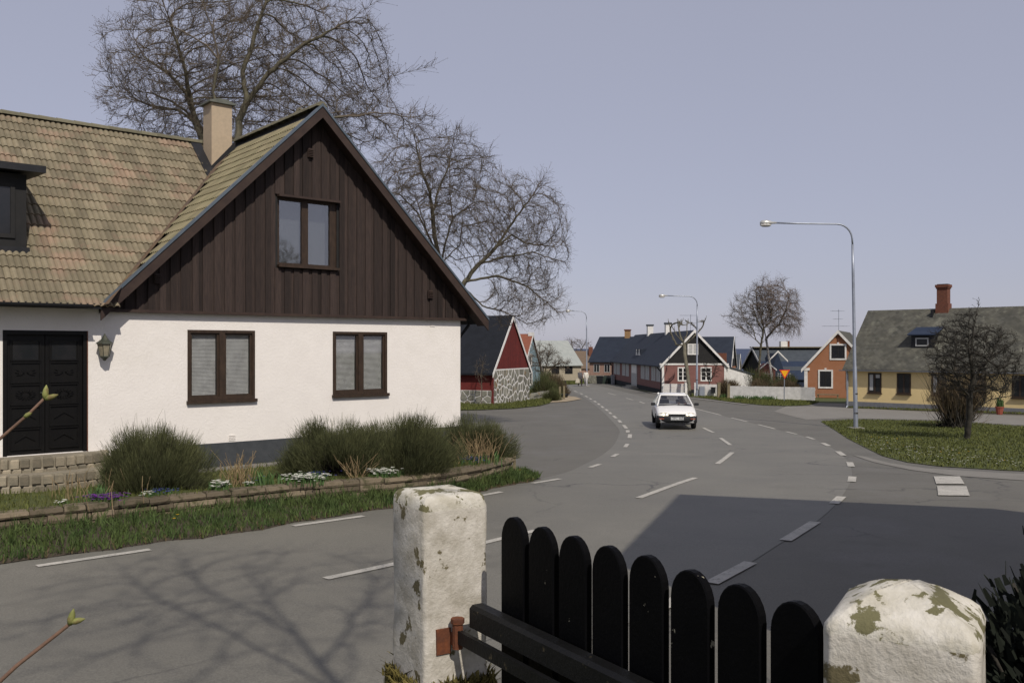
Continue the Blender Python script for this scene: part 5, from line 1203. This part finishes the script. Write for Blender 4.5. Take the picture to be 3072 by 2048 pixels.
tree('birch_tree', 'white barked birch with drooping twigs between the red and orange houses', (23.1, 79, -.7), [[(.03, .15), (.01, 2.09), (-.07, 4.78), (-.2, 5.94), (-.31, 6.73), (-.52, 8.05), (-.62, 9.63)], [(.01, 4.73), (.48, 5.62), (.9, 6.05), (1.33, 7.26), (1.48, 8.58)], [(-.2, 5.94), (.27, 6.68), (.64, 8.05), (.8, 9.52)], [(.48, 5.62), (1.22, 6.1), (1.85, 6.05)], [(.9, 6.05), (1.75, 6.84), (2.33, 6.78)], [(-.25, 6.47), (-.78, 7.52), (-1.05, 9.1)]],
     [(.5, 0, 7.6, 1.9, 1.8, 2.5, 1.0), (-.5, 0, 9.0, 1.0, 1.0, 1.2, .2), (1.6, 0, 6.2, 1.0, 1.0, 1.1, .2)], mats=('birch_bark', 'birch_twig', 'bud'), attract=600, step=.2, seed=9, tip=.009, twigs=4, twig_len=.7, droop=.45, group='pair of trees behind the picket fence')
tree('pollard_tree', 'pollarded tree with knobbly cut limbs in front of the red house gable', (14.35, 72, -.62), [[(0, -.04), (0, 1.54), (-.1, 3.26), (-.05, 4.08)], [(-.05, 4.08), (-.31, 4.77), (-.41, 5.45), (-.34, 6.1)], [(-.05, 4.01), (-.72, 4.11), (-1.16, 5.04), (-1.34, 5.86)], [(-.17, 4.42), (-.65, 4.9), (-1.03, 5.66)], [(-.05, 4.22), (.24, 4.97), (.35, 6)], [(.04, 4.22), (.79, 4.9), (1.34, 5.59), (1.48, 6)], [(-.34, 5.45), (-.17, 6.07)], [(-.38, 5.45), (-.51, 6.07)]],
     [(.0, 0, 5.9, 1.5, .6, .3, 1.0)], mats=('pollard_bark', 'pollard_bark', 'bud'), attract=14, step=.2, seed=4, tip=.036, expo=1.72, twigs=1, twig_len=.3, buds=False)
LIM_G = [[(-.02, 0), (.02, .8), (-.05, 1.51), (.02, 2.18), (-.25, 3.19), (-.32, 3.86), (-.35, 4.43)], [(.02, .8), (.62, 1.27), (.89, 1.41), (1.19, 1.44), (1.69, 1.51)], [(.02, 1.51), (-.45, 1.84), (-.89, 2.51), (-1.16, 3.35)], [(-.02, 1.64), (.69, 1.84), (1.19, 1.64)], [(.02, 1.84), (.52, 2.35), (.69, 2.25), (.89, 1.84)], [(-.19, 2.51), (-.66, 2.85), (-.69, 3.42)], [(-.25, 3.12), (.22, 2.92), (.69, 2.51), (1.22, 2.72)], [(-.19, 2.85), (-.12, 3.92), (-.02, 4.76)], [(.02, 2.18), (.52, 2.85), (.85, 3.69)], [(-.05, 1.51), (.35, 2.51), (1.02, 3.02)]]
tree('gnarled_fruit_tree', 'dark gnarled fruit tree on the lawn in front of the yellow house', (15.93, 31.28, .02), LIM_G, [(.25, 0, 2.7, 1.65, 1.3, 1.35, 1.0), (-.2, 0, 3.7, .9, .8, .7, .15)], mats=('dark_bark', 'dark_bark', 'dark_bark'), attract=950, step=.11, seed=12, depth=.4, tip=.008, expo=2.3, twigs=3, twig_len=.16, reach=1.5)
shrub('bare_bush', 'reddish many stemmed bare bush behind the dark fruit tree', (18.9, 38.2, -.15), 1.5, 2.4, 2600, ('bush_twig', 'dark_bark'), 61, cat_='bush', width=.022, spread=.5, inner=.4, upright=.7, clumps=34)
tree('young_tree', 'small dark tree in front of the right window of the red gable', (16.2, 73, -.62), [[(0, 0), (.02, 1.0), (-.1, 1.7), (-.3, 2.4)], [(.02, 1.0), (.35, 1.6), (.6, 2.2)]], [(0, 0, 2.0, .9, .7, .9, 1.0)], mats=('dark_bark', 'dark_bark', 'bud'), attract=120, step=.16, seed=14, tip=.012, twigs=2, twig_len=.25, buds=False)
tree('young_tree', 'thin sapling against the dark wall of the red barn', (-1.95, 55.9, -.44), [[(0, 0), (.05, 1.0), (0, 2.0), (.15, 2.9)], [(.05, 1.0), (-.2, 1.8), (-.3, 2.6)]], [(0, 0, 2.3, .5, .4, .9, 1.0)], attract=60, step=.16, seed=15, tip=.008, twigs=2, twig_len=.3, buds=False)
tree('young_tree', 'bushy bare tree between the blue house and the grey roof', (2.7, 77, -.65), [[(0, 0), (0, 1.2), (-.2, 2.2), (-.3, 3.4)], [(0, 1.2), (.6, 2.0), (1.3, 2.6), (2.0, 2.7)], [(0, 1.2), (.3, 2.4), (.5, 3.4)]], [(.1, 0, 2.9, 1.4, 1.0, 1.4, 1.0), (1.4, 0, 2.4, .9, .8, .7, .3)], attract=260, step=.18, seed=16, tip=.012, twigs=3, twig_len=.4)
tree('young_tree', 'far bare tree behind the grey roof', (11.0, 155, -1.6), [[(0, 0), (0, 2.5), (-.3, 4.5), (-.5, 6)], [(0, 2.5), (1, 4.5), (1.6, 5.6)]], [(0, 0, 4.8, 2.6, 2, 1.8, 1.0)], attract=160, step=.35, seed=17, tip=.02, twigs=3, twig_len=.8, buds=False)
def tree_copy(src, label, loc, rz, s=1.0):
    r = src.copy(); COL.objects.link(r); r.location = loc; r.rotation_euler = (0, 0, rz); r.scale = (s, s, s); r['label'] = label
    if 'group' in r: del r['group']
    for c in src.children:
        d = c.copy(); COL.objects.link(d); d.parent = r
        for g in c.children:
            e = g.copy(); COL.objects.link(e); e.parent = d
    return r
tree('bare_tree', 'tall thin bare tree standing in the yard behind the gate', (2.2, -.6, 1.6), [[(0, 0), (-.1, 2.5), (-.3, 4.6), (-.9, 6.5), (-1.3, 9.5)], [(-.3, 4.6), (-1.3, 6.2), (-2.6, 7.6), (-3.3, 8.8)], [(-.9, 6.5), (-.2, 8.2), (.3, 9.6)], [(-1.0, 7.2), (-1.9, 8.6), (-2.3, 10.2)]],
     [(-1.4, 1.0, 8.4, 2.4, 2.3, 1.7, 1.0)], attract=260, step=.25, seed=23, depth=.35, tip=.007, expo=2.5, twigs=2, twig_len=.5)
tree_copy(tA, 'bare tree across the side street reflected in the attic window', (48, -8, .3), R(70), .8)

# ------------------------------------------------------------------ house on the right whose shadow lies over the junction
sh_h = thing('neighbour_house', 'plastered house beyond the right edge whose gable shades the junction', 'house', (9, 6, .6))
e0, ap, e1 = (3.6, 5.16, 6.3), (6.8, 7.8, 9.6), (10.0, 10.44, 5.0); dv = (.636*10, -.771*10)
m = MB(); m.prism([(e0[0], e0[1], .3), (e1[0], e1[1], .3), e1, ap, e0], (dv[0], dv[1], 0)); m.build('wall', M['beige_wall'], sh_h)
m = MB(); ov = (-.636*.3, .771*.3); D = (dv[0]*1.06, dv[1]*1.06, 0)
for a, b in ((e0, ap), (ap, e1)):
    m.prism([(a[0]+ov[0], a[1]+ov[1], a[2]+.02), (b[0]+ov[0], b[1]+ov[1], b[2]+.02), (b[0]+ov[0], b[1]+ov[1], b[2]+.14), (a[0]+ov[0], a[1]+ov[1], a[2]+.14)], D)
m.build('roof', M['tile'], sh_h)

# ------------------------------------------------------------------ street lamps
def street_lamp(label, x, y, h, arm, lean=0.):
    z = gz_road(y); t = thing('street_lamp', label, 'street lamp', (x, y, z), 'street lamps along the road'); top = x+lean
    m = MB(); m.tube([(x, y, z-.2), (x+lean*.02, y, z+.02), (x+lean*.3, y, z+h*.30), (x+lean*.31, y, z+h*.305), (x+lean*.75, y, z+h*.76), (x+lean*.9, y, z+h*.9)], [.095, .095, .082, .068, .058, .048], 12)
    P = [(top-.65+.65*math.cos(a), y, z+h-.65+.65*math.sin(a)) for a in [R(5+14*k) for k in range(7)]]
    pole = m.build('pole', M['steel'], t, True)
    m = MB(); m.tube([(x+lean*.9, y, z+h*.9)]+P+[(top-arm*.6, y, z+h+.02), (top-arm+.45, y, z+h+.05)], .038, 8); m.build('arm', M['steel'], t, True)
    m = MB(); m.tube([(x+lean*.1, y, z+h*.165), (x+lean*.1, y, z+h*.172)], .092, 12); m.tube([(x+lean*.05, y, z+h*.07), (x+lean*.05, y, z+h*.078)], .096, 12); m.build('band', M['dark_bark'], pole)
    m = MB(); n = 10; hx_ = top-arm
    m.loft([[(hx_+.55+dx, y+w*math.cos(2*math.pi*q/n), z+h+.05+hh*math.sin(2*math.pi*q/n)) for q in range(n)] for dx, w, hh in ((0, .04, .04), (-.18, .06, .05), (-.26, .13, .09), (-.45, .16, .12), (-.62, .13, .10), (-.68, .05, .04))])
    hd = m.build('lamp_head', M['alu'], t, True)
    m = MB(); m.loft([[(hx_+.10+a*.24, y+b*.14, z+h+.05-dz) for a, b in ((math.cos(2*math.pi*q/n), math.sin(2*math.pi*q/n)) for q in range(n))] for dz in (.02, .115)]+[[(hx_+.10+a*.15, y+b*.09, z+h+.05-.165) for a, b in ((math.cos(2*math.pi*q/n), math.sin(2*math.pi*q/n)) for q in range(n))]]); m.build('lens', M['lamp_clear'], hd)
    m = MB(); m.box(x-.28, x+.28, y-.28, y+.28, z-.1, z+.035); m.build('base', M['concrete'], t)
street_lamp('tallest and nearest grey street lamp standing on the lawn edge', 14.5, 37.63, 8.6, 3.75, -.16)
street_lamp('middle street lamp behind the white fence at the red house', 14.62, 70.6, 7.95, 2.9, .03)
street_lamp('farthest street lamp beside the two walking people', 8.04, 95.8, 8.0, 2.1, -.05)

# ------------------------------------------------------------------ garden gate and posts
ge = Vector((.543, -.84)).normalized(); GF = frame(.012, 2.69, ge.x, ge.y)      # x along the gate, -y toward the yard
gate = thing('garden_gate', 'black wooden picket gate with round topped boards between two white posts', 'gate', (.3, 2.25, 1.62))
pk = MB(); n = 12; w, th = .0615, .012
prof = [(-w, 0), (w, 0)]+[(w*math.cos(math.pi*k/n), .98+.072*math.sin(math.pi*k/n)) for k in range(n+1)]
def ring_(ins, y): return [(x*(1-ins/w), y, z-(ins if z > .5 else 0)) for x, z in prof]
pk.loft([ring_(.003, -th), ring_(0, -th+.003), ring_(0, th-.003), ring_(.003, th)])
pkm = bpy.data.meshes.new('picket'); pkm.from_pydata(pk.V, [], pk.P); pkm.materials.append(M['gate_paint']); pkm.update()
ga = math.atan2(ge.y, ge.x)
for k in range(8):
    j = random.uniform(-.004, .004)
    inst('picket', pkm, gate, Matrix.Translation(GF(.15*k-.004, .0, 1.638+j)) @ Matrix.Rotation(ga+R(random.uniform(-1, 1)), 4, 'Z'))
m = MB(GF); m.loft([[(x, y, z) for y, z in ((-.075, 2.335), (-.014, 2.335), (-.014, 2.395), (-.028, 2.403), (-.064, 2.403), (-.075, 2.393))] for x in (-.15, -.146, .2, .6, 1.13)]); m.build('rail', M['gate_worn'], gate)
m = MB(GF); m.box(-.215, 1.13, -.068, -.012, 1.76, 1.83); m.build('rail', M['gate_paint'], gate)
m = MB(GF); m.prism([(-.14, -.055, 1.85), (-.06, -.055, 1.85), (1.05, -.055, 2.30), (1.05, -.055, 2.335), (.95, -.055, 2.335)], (0, .04, 0)); m.build('brace', M['gate_paint'], gate)
m = MB(GF); m.box(-.19, .75, -.094, -.078, 2.275, 2.315); hg = m.build('hinge_strap', M['gate_worn'], gate)
m = MB(GF); m.tube([(-.205, -.086, 2.255), (-.205, -.086, 2.335)], .017, 10); m.tube([(-.205, -.086, 2.335), (-.205, -.086, 2.35)], .022, 8); m.box(-.30, -.205, -.096, -.076, 2.262, 2.30); m.build('hinge_pin', M['rust'], hg)
def rounded(w, rc, n=6):
    P = []
    for q, (sx, sy) in enumerate(((1, 1), (-1, 1), (-1, -1), (1, -1))):
        for k in range(n+1):
            a = math.pi/2*q+math.pi/2*k/n; P.append((sx*(w-rc)+rc*math.cos(a), sy*(w-rc)+rc*math.sin(a)))
    return P
def stone_post(name, label, x, y, yaw, w, zb, zt, rings, rc, seed, foot=True):
    r = random.Random(seed); t = thing(name, label, 'gate post', (x, y, zb), 'white gate posts'); F = frame(x, y, math.cos(yaw), math.sin(yaw)); base = rounded(w, rc)
    zs = [zb+(zt-.10-zb)*k/26 for k in range(27)]; L = []
    ph = [r.uniform(0, 6) for _ in range(6)]
    def jit(a, z, s=1): return s*(.0010*math.sin(5*a+ph[0]+z*9)+.0010*math.sin(11*a+ph[1]-z*23)+.0008*math.sin(3*a+z*37+ph[2])+.0007*r.gauss(0, 1))
    def ring(sc, z, zj=0):
        out = []
        for (px, py) in base:
            a = math.atan2(py, px); q = 1+jit(a, z)/w*1.2; out.append((px*sc*q, py*sc*q, z+zj*r.gauss(0, 1)))
        return out
    L = [ring(1.0, z) for z in zs]+[ring(s, zt+dz, .0015) for s, dz in rings]
    m = MB(F); m.loft(L); sh = m.build('shaft', [M['post_paint'], M['post_top']], t, True); nb = len(base)
    for q in sh.data.polygons:
        if q.index >= nb*27: q.material_index = 1
    return t, F
TOPR = ((1.0, -.045), (.985, -.03), (.95, -.014), (.90, -.004), (.70, .002), (.4, .005), (.05, .006))
p1, PF1 = stone_post('gate_post', 'left weathered white gate post with peeling paint and rusty hinge', -.24, 2.95, ga, .117, 1.5, 2.732, TOPR, .017, 3)
p2, PF2 = stone_post('gate_post', 'right white gate post with domed moss stained top cut off by the frame', .708, 1.60, math.atan2(-.5, .87), .122, 1.45, 2.782, ((1.0, -.075), (.985, -.064), (.93, -.052), (.80, -.040), (.62, -.026), (.40, -.012), (.15, -.001), (.03, .001)), .018, 9)
mp = []
for k in range(1500):
    a = random.uniform(0, 6.283); q = max(abs(math.cos(a)), abs(math.sin(a))); rr = (.116+abs(random.gauss(0, .012)))/q; x, y, _ = PF1(rr*math.cos(a), rr*math.sin(a), 0); mp.append((x, y, 2.10+random.gauss(0, .012)))
blade_obj('moss', mp, .035, .012, 'moss', p1, tuple(ORG[p1.name]), bend=1.2)
m = MB(PF1); m.box(-.135, .135, -.135, .135, 1.5, 2.11); m.build('footing', M['moss'], p1)
m = MB(PF1); m.box(.108, .123, -.075, -.025, 2.235, 2.315); m.build('hinge_plate', M['rust'], p1)
m = MB(PF1); m.tube([(.108, .012, 2.60), (.1165, .012, 2.60)], .008, 10); m.build('bolt_hole', M['black_wood'], p1)
shrub('added_shade_hedge', 'added near black hedge out of view that keeps sun off the right gate post', (1.65, 1.15, 1.62), .80, 1.15, 60000, ('shade_black_foliage', 'dark_bark'), 71, cat_='hedge', width=.022, inner=.3, upright=.3, clumps=70, shoot=.2, long_p=0)  # added hedge, mostly out of view, blocks sun from the right post
shrub('added_shade_hedge', 'added near black foliage bank standing in for deep shade between the right gate post and the road', (2.35, 3.25, 1.30), .88, 1.10, 60000, ('shade_black_foliage', 'dark_bark'), 72, cat_='hedge', width=.03, inner=.3, upright=.2, clumps=70, shoot=.3, long_p=0)  # added bank filling a black shaded area; its darkness is in the colour

# ------------------------------------------------------------------ budding twigs in the left foreground
tw = thing('budding_shrub', 'bare shrub twigs with pale green buds reaching in from the left edge', 'shrub', (-.80, .95, 1.6))
def twig(P, r0, buds):
    m = MB(); m.tube(P, [r0*(1-.35*k/(len(P)-1)) for k in range(len(P))], 8); s = m.build('twig', M['twig_skin'], tw, True)
    for p, d, l in buds:
        p = Vector(p); d = Vector(d).normalized(); m = MB(); m.tube([p-d*l*.15, p+d*l*.25, p+d*l*.65, p+d*l*1.02], [r0*.8, l*.26, l*.2, l*.03], 8); m.build('bud', M['bud_green'], s, True)
twig([(-.80, .95, 1.6), (-.72, .96, 2.2), (-.66, .98, 2.62), (-.603, 1.0, 2.80), (-.555, 1.0, 2.845), (-.50, 1.0, 2.888), (-.492, 1.0, 2.895)], .0031, [((-.495, 1.0, 2.893), (.25, 0, 1), .016), ((-.492, 1.0, 2.894), (1, 0, .25), .014)])
twig([(-.80, .95, 1.6), (-.76, .96, 2.3), (-.68, .98, 2.9), (-.62, 1.0, 3.06), (-.57, 1.0, 3.102), (-.54, 1.0, 3.128), (-.522, 1.0, 3.146)], .0023, [((-.523, 1.0, 3.145), (.1, 0, 1), .014), ((-.521, 1.0, 3.144), (1, 0, .35), .013), ((-.545, 1.0, 3.124), (.7, 0, .5), .010), ((-.59, 1.0, 3.083), (.8, 0, .2), .008)])

# ------------------------------------------------------------------ figures
def figure(name, label, org, J, E, Rr, mats, split, group=None, head=None, F=None):
    """one continuous body grown round a skeleton; split(z, x, y) picks the clothing material"""
    t = thing(name, label, 'person', org, group)
    me = bpy.data.meshes.new('body'); me.from_pydata(J, E, []); o = bpy.data.objects.new('body_tmp', me); COL.objects.link(o)
    md = o.modifiers.new('s', 'SKIN'); 
    for k, v in enumerate(me.skin_vertices[0].data): v.radius = (Rr[k], Rr[k]); v.use_root = (k == 0)
    sb = o.modifiers.new('d', 'SUBSURF'); sb.levels = 2; sb.render_levels = 2
    dg = bpy.context.evaluated_depsgraph_get(); nm = bpy.data.meshes.new_from_object(o.evaluated_get(dg)); bpy.data.objects.remove(o)
    nm.materials.clear(); b = link('body', nm, [M[x] for x in mats], t, org, True)
    for p in nm.polygons: p.material_index = split(*p.center)
    return t
def walker(label, x, y, coat, legs, hair, heading=1, stride=.26, bag=False):
    z = gz_road(y)-.01; s = stride
    J = [(0, 0, .95), (0, 0, 1.15), (0, .02, 1.38), (0, .01, 1.50), (0, -.02, 1.62), (0, -.02, 1.72),
         (.19, .02, 1.40), (.24, .06, 1.12), (.24, -.06, .86), (-.19, .02, 1.40), (-.24, -.04, 1.12), (-.24, -.12, .86),
         (.10, 0, .90), (.10, -s*.6, .50), (.10, -s*.5, .09), (.10, -s*.5-.13, .05), (-.10, 0, .90), (-.10, s*.35, .50), (-.10, s*1.1, .12), (-.10, s*1.1-.12, .05)]
    E = [(0, 1), (1, 2), (2, 3), (3, 4), (4, 5), (2, 6), (6, 7), (7, 8), (2, 9), (9, 10), (10, 11), (0, 12), (12, 13), (13, 14), (14, 15), (0, 16), (16, 17), (17, 18), (18, 19)]
    Rr = [.165, .17, .17, .06, .10, .085, .075, .06, .045, .075, .06, .045, .115, .085, .055, .045, .115, .085, .055, .045]
    a = heading; ca, sa = math.cos(a), math.sin(a); J = [(px*ca-py*sa, px*sa+py*ca, pz) for px, py, pz in J]
    mats = [coat, legs, 'skin', hair, 'cloth_dark']
    def split(px, py, pz):
        lx, ly = px*ca+py*sa, -px*sa+py*ca
        if pz > 1.64 or (pz > 1.56 and ly > .01): return 3
        if pz > 1.49: return 2
        if abs(lx) > .2 and pz < .90: return 2
        if pz > .80: return 0
        return 1 if pz > .07 else 4
    return figure('person', label, (x, y, z), J, E, Rr, mats, split, 'people walking on the road')
walker('person with pale hair in a grey coat and dark trousers carrying a light bag', 7.26, 95.0, 'coat_grey', 'cloth_dark', 'hair_white', R(20))
walker('person in white shirt and pale trousers walking right of the grey coat', 7.83, 94.6, 'cloth_white', 'cloth_pale', 'hair_dark', R(-15))
z = gz_road(95); t = thing('carrier_bag', 'light carrier bag held by the person in the grey coat', 'bag', (6.96, 94.8, z+.4)); m = MB(); m.loft([[(6.96+a*.24, 94.75+b*.10, z+.36) for a, b in ((-1, -1), (1, -1), (1, 1), (-1, 1))], [(6.98+a*.17, 94.75+b*.06, z+.80) for a, b in ((-1, -1), (1, -1), (1, 1), (-1, 1))]]); m.build('sack', M['bag'], t)
m = MB(); m.tube([(6.86, 94.75, z+.80), (6.94, 94.78, z+.90), (7.02, 94.78, z+.90), (7.10, 94.75, z+.80)], .012, 5); m.build('handle', M['bag'], t)

# ------------------------------------------------------------------ car
CZ = gz_road(37)-.014; CFr = frame(6.83, 36.9, 1, -.10, CZ); car = thing('white_car', 'white hatchback driving towards the camera with its headlights on', 'car', CFr(0, 1.5, 0))
def arch(yc, rr=.36):
    return yc-rr, yc+rr
ST = [(.03, .50, .70), (.10, .66, .77), (.30, .745, .815), (.7, .83, .83), (1.12, .915, .838), (1.7, .93, .842), (2.6, .94, .842), (3.5, .945, .835), (3.9, .94, .82), (4.1, .90, .79), (4.16, .6, .77)]
rings = []
for y, zt, hw in ST:
    H = []
    for sx in (1, -1):
        side = [(hw*.90, .28), (hw*.985, .42), (hw, .56 if zt > .6 else zt*.9), (hw*.985, max(zt-.10, .45)), (hw*.93, zt-.02), (hw*.80, zt), (hw*.4, zt+.022)]
        H.append([(sx*a, y, b) for a, b in side])
    rings.append(H[0]+[(0, y, zt+.03)]+H[1][::-1])
m = MB(CFr); m.loft(rings); body = m.build('body', M['car_white'], car, True)
# greenhouse: panes between pillars
fb = [(-.73, 1.06, .925), (.73, 1.06, .925)]; ft = [(-.56, 1.86, 1.355), (.56, 1.86, 1.355)]; rt_ = [(-.55, 3.25, 1.345), (.55, 3.25, 1.345)]; rb_ = [(-.70, 3.86, .95), (.70, 3.86, .95)]
m = MB(CFr); R0 = []
for y, zz, hw in ((1.82, 1.345, .575), (1.95, 1.372, .575), (2.5, 1.395, .575), (3.1, 1.378, .57), (3.30, 1.345, .56)):
    R0.append([(-hw, y, zz-.03), (-hw*.9, y, zz), (-hw*.4, y, zz+.015), (hw*.4, y, zz+.015), (hw*.9, y, zz), (hw, y, zz-.03)])
m.loft(R0, closed=True); m.build('roof', M['car_white'], car, True)
def quad(name, P, mat, par=None): m = MB(CFr); m.poly(P); return m.build(name, M[mat], par or car)
quad('windscreen', [(-.70, 1.08, .93), (.70, 1.08, .93), (.54, 1.84, 1.34), (-.54, 1.84, 1.34)], 'car_glass')
quad('rear_window', [(.66, 3.84, .96), (-.66, 3.84, .96), (-.52, 3.27, 1.33), (.52, 3.27, 1.33)], 'car_glass')
for s in (-1, 1):
    quad('side_window', [(s*.775, 1.25, .93), (s*.775, 3.78, .945), (s*.565, 3.2, 1.33), (s*.575, 1.95, 1.335)], 'car_glass')
    m = MB(CFr); m.tube([(s*.745, 1.05, .92), (s*.575, 1.85, 1.35)], .030, 6); m.tube([(s*.72, 3.88, .94), (s*.56, 3.25, 1.345)], .05, 6); m.tube([(s*.785, 2.45, .93), (s*.585, 2.4, 1.355)], .028, 6); m.build('pillar', M['car_white'], car)
    m = MB(CFr); m.loft([[(s*(.80+a), 1.20+b, .93+c) for a, c in ((0, .02), (.04, 0), (.19, 0), (.21, .04), (.20, .11), (.04, .12))] for b in (0, .10)]); m.build('mirror', M['car_plastic'], car)
    m = MB(CFr); P = [(s*.34, .048, .655), (s*.36, .048, .575), (s*.74, .07, .575), (s*.775, .13, .60), (s*.77, .14, .66), (s*.66, .09, .70), (s*.46, .06, .70)]
    m.prism(P, (0, .08, 0)); hl = m.build('headlight', M['lamp_clear'], car)
    for cx_, rr in ((s*.41, .040), (s*.56, .050)):
        m = MB(CFr); m.prism([(cx_+rr*math.cos(2*math.pi*k/10), .043, .622+rr*math.sin(2*math.pi*k/10)*.9) for k in range(10)], (0, .004, 0)); m.build('bulb', M['headlight_on'], hl)
    m = MB(CFr); m.box(s*.64-.10, s*.64+.10, -.052, -.03, .435, .485); m.build('indicator', M['indicator'], car)
    for yc in (.78, 3.3):
        wc = MB(CFr); n = 20
        def wr(r_, x_): return [(s*x_, yc+r_*math.cos(2*math.pi*k/n), .29+r_*math.sin(2*math.pi*k/n)) for k in range(n)]
        wc.loft([wr(.25, .64), wr(.285, .66), wr(.29, .72), wr(.285, .82), wr(.24, .835), wr(.19, .83)]); tyre = wc.build('wheel', M['tyre'], car, True)
        q = MB(CFr); q.loft([wr(.19, .80), wr(.185, .828), wr(.06, .822)]); q.build('rim', M['rim'], tyre)
        q = MB(CFr); q.loft([[(s*.845, yc+r_*math.cos(a), .29+r_*math.sin(a)) for a in [math.pi*k/12 for k in range(13)] for r_ in (1,)] and [(s*.846, yc+.335*math.cos(math.pi*k/12), .29+.335*math.sin(math.pi*k/12)) for k in range(13)], [(s*.70, yc+.335*math.cos(math.pi*k/12), .29+.335*math.sin(math.pi*k/12)) for k in range(13)]], closed=False); q.build('wheel_arch', M['car_plastic'], car)
m = MB(CFr); B = []
for x in (-.82, -.74, -.4, .4, .74, .82):
    y = -.05+.10*(abs(x)/.82)**4*1.6; B.append([(x, y+.10, .575), (x, y+.01, .565), (x, y, .50), (x, y, .38), (x, y+.05, .30), (x, y+.25, .25), (x, y+.3, .4)])
m.loft(B); bm_ = m.build('bumper', M['car_plastic'], car, True)
m = MB(CFr); m.box(-.34, .34, .025, .06, .585, .645)
for k in range(3): m.box(-.34, .34, .015, .03, .592+k*.018, .600+k*.018)
m.build('grille', M['car_plastic'], car)
m = MB(CFr); m.box(-.62, .62, -.035, .2, .245, .285); m.build('front_spoiler', M['tyre'], bm_)
m = MB(CFr); m.box(-.26, .26, -.062, -.051, .415, .525); pl_ = m.build('number_plate', M['plate'], car)
cu = bpy.data.curves.new('plate_text', 'FONT'); cu.body = 'OPC 460'; cu.size = .125; cu.align_x = 'CENTER'; cu.align_y = 'CENTER'; cu.extrude = .0008
to = bpy.data.objects.new('plate_text', cu); COL.objects.link(to); dg = bpy.context.evaluated_depsgraph_get(); tm = bpy.data.meshes.new_from_object(to.evaluated_get(dg)); bpy.data.objects.remove(to)
tm.materials.clear(); tm.materials.append(M['plate_ink']); inst('plate_lettering', tm, pl_, Matrix.Translation(CFr(0, -.0635, .47)) @ Matrix.Rotation(math.atan2(-.10, 1), 4, 'Z') @ Matrix.Rotation(math.pi/2, 4, 'X'))
m = MB(CFr); m.box(-.72, .72, 1.15, 3.7, .80, .86); m.prism([(-.70, 1.15, .86), (-.70, 1.15, .93), (-.70, 1.45, .96), (-.70, 1.5, .86)], (1.4, 0, 0)); inn = m.build('interior', M['car_inside'], car)
for s in (-.36, .36):
    m = MB(CFr); m.loft([[(s-.22, 2.35, .86), (s+.22, 2.35, .86), (s+.22, 2.48, .86), (s-.22, 2.48, .86)], [(s-.20, 2.5, 1.12), (s+.20, 2.5, 1.12), (s+.20, 2.6, 1.12), (s-.20, 2.6, 1.12)]]); m.box(s-.12, s+.12, 2.52, 2.6, 1.14, 1.27); m.build('seat', M['car_inside'], car)
m = MB(CFr); m.tube([(.36+.17*math.cos(2*math.pi*k/14), 1.68-.04*math.sin(2*math.pi*k/14), .93+.15*math.sin(2*math.pi*k/14)) for k in range(15)], .014, 5, caps=False); m.build('steering_wheel', M['tyre'], car)
m = MB(CFr); m.tube([(-.5, 1.04, .955), (.05, 1.20, 1.0)], .008, 4); m.tube([(.1, 1.04, .955), (.6, 1.16, .985)], .008, 4); m.build('wiper', M['tyre'], car)
dl = lambda x, y, z: tuple(a-b for a, b in zip(CFr(x, y, z), CFr(.36, 2.2, .62)))
figure('person', 'driver in a grey top at the wheel of the white car', CFr(.36, 2.2, .62), [dl(.36, 2.22, .70), dl(.36, 2.26, .92), dl(.36, 2.22, 1.06), dl(.36, 2.18, 1.13), dl(.36, 2.14, 1.22), dl(.36, 2.14, 1.28), dl(.54, 2.2, 1.02), dl(.56, 1.98, .93), dl(.48, 1.74, 1.0), dl(.18, 2.2, 1.02), dl(.16, 1.98, .93), dl(.24, 1.74, 1.0), dl(.46, 2.0, .72), dl(.26, 2.0, .72)],
       [(0, 1), (1, 2), (2, 3), (3, 4), (4, 5), (2, 6), (6, 7), (7, 8), (2, 9), (9, 10), (10, 11), (0, 12), (0, 13)], [.15, .15, .12, .05, .09, .075, .06, .05, .04, .06, .05, .04, .08, .08], ['coat_grey', 'skin', 'hair_dark'],
       lambda x, y, z: 2 if z > .62 or (z > .53 and y > .0) else 1 if z > .50 or (y < -.36 and z > .3) else 0)
#print('tris', sum(len(p.vertices)-2 for o in scene.objects if o.type == 'MESH' for p in o.data.polygons))
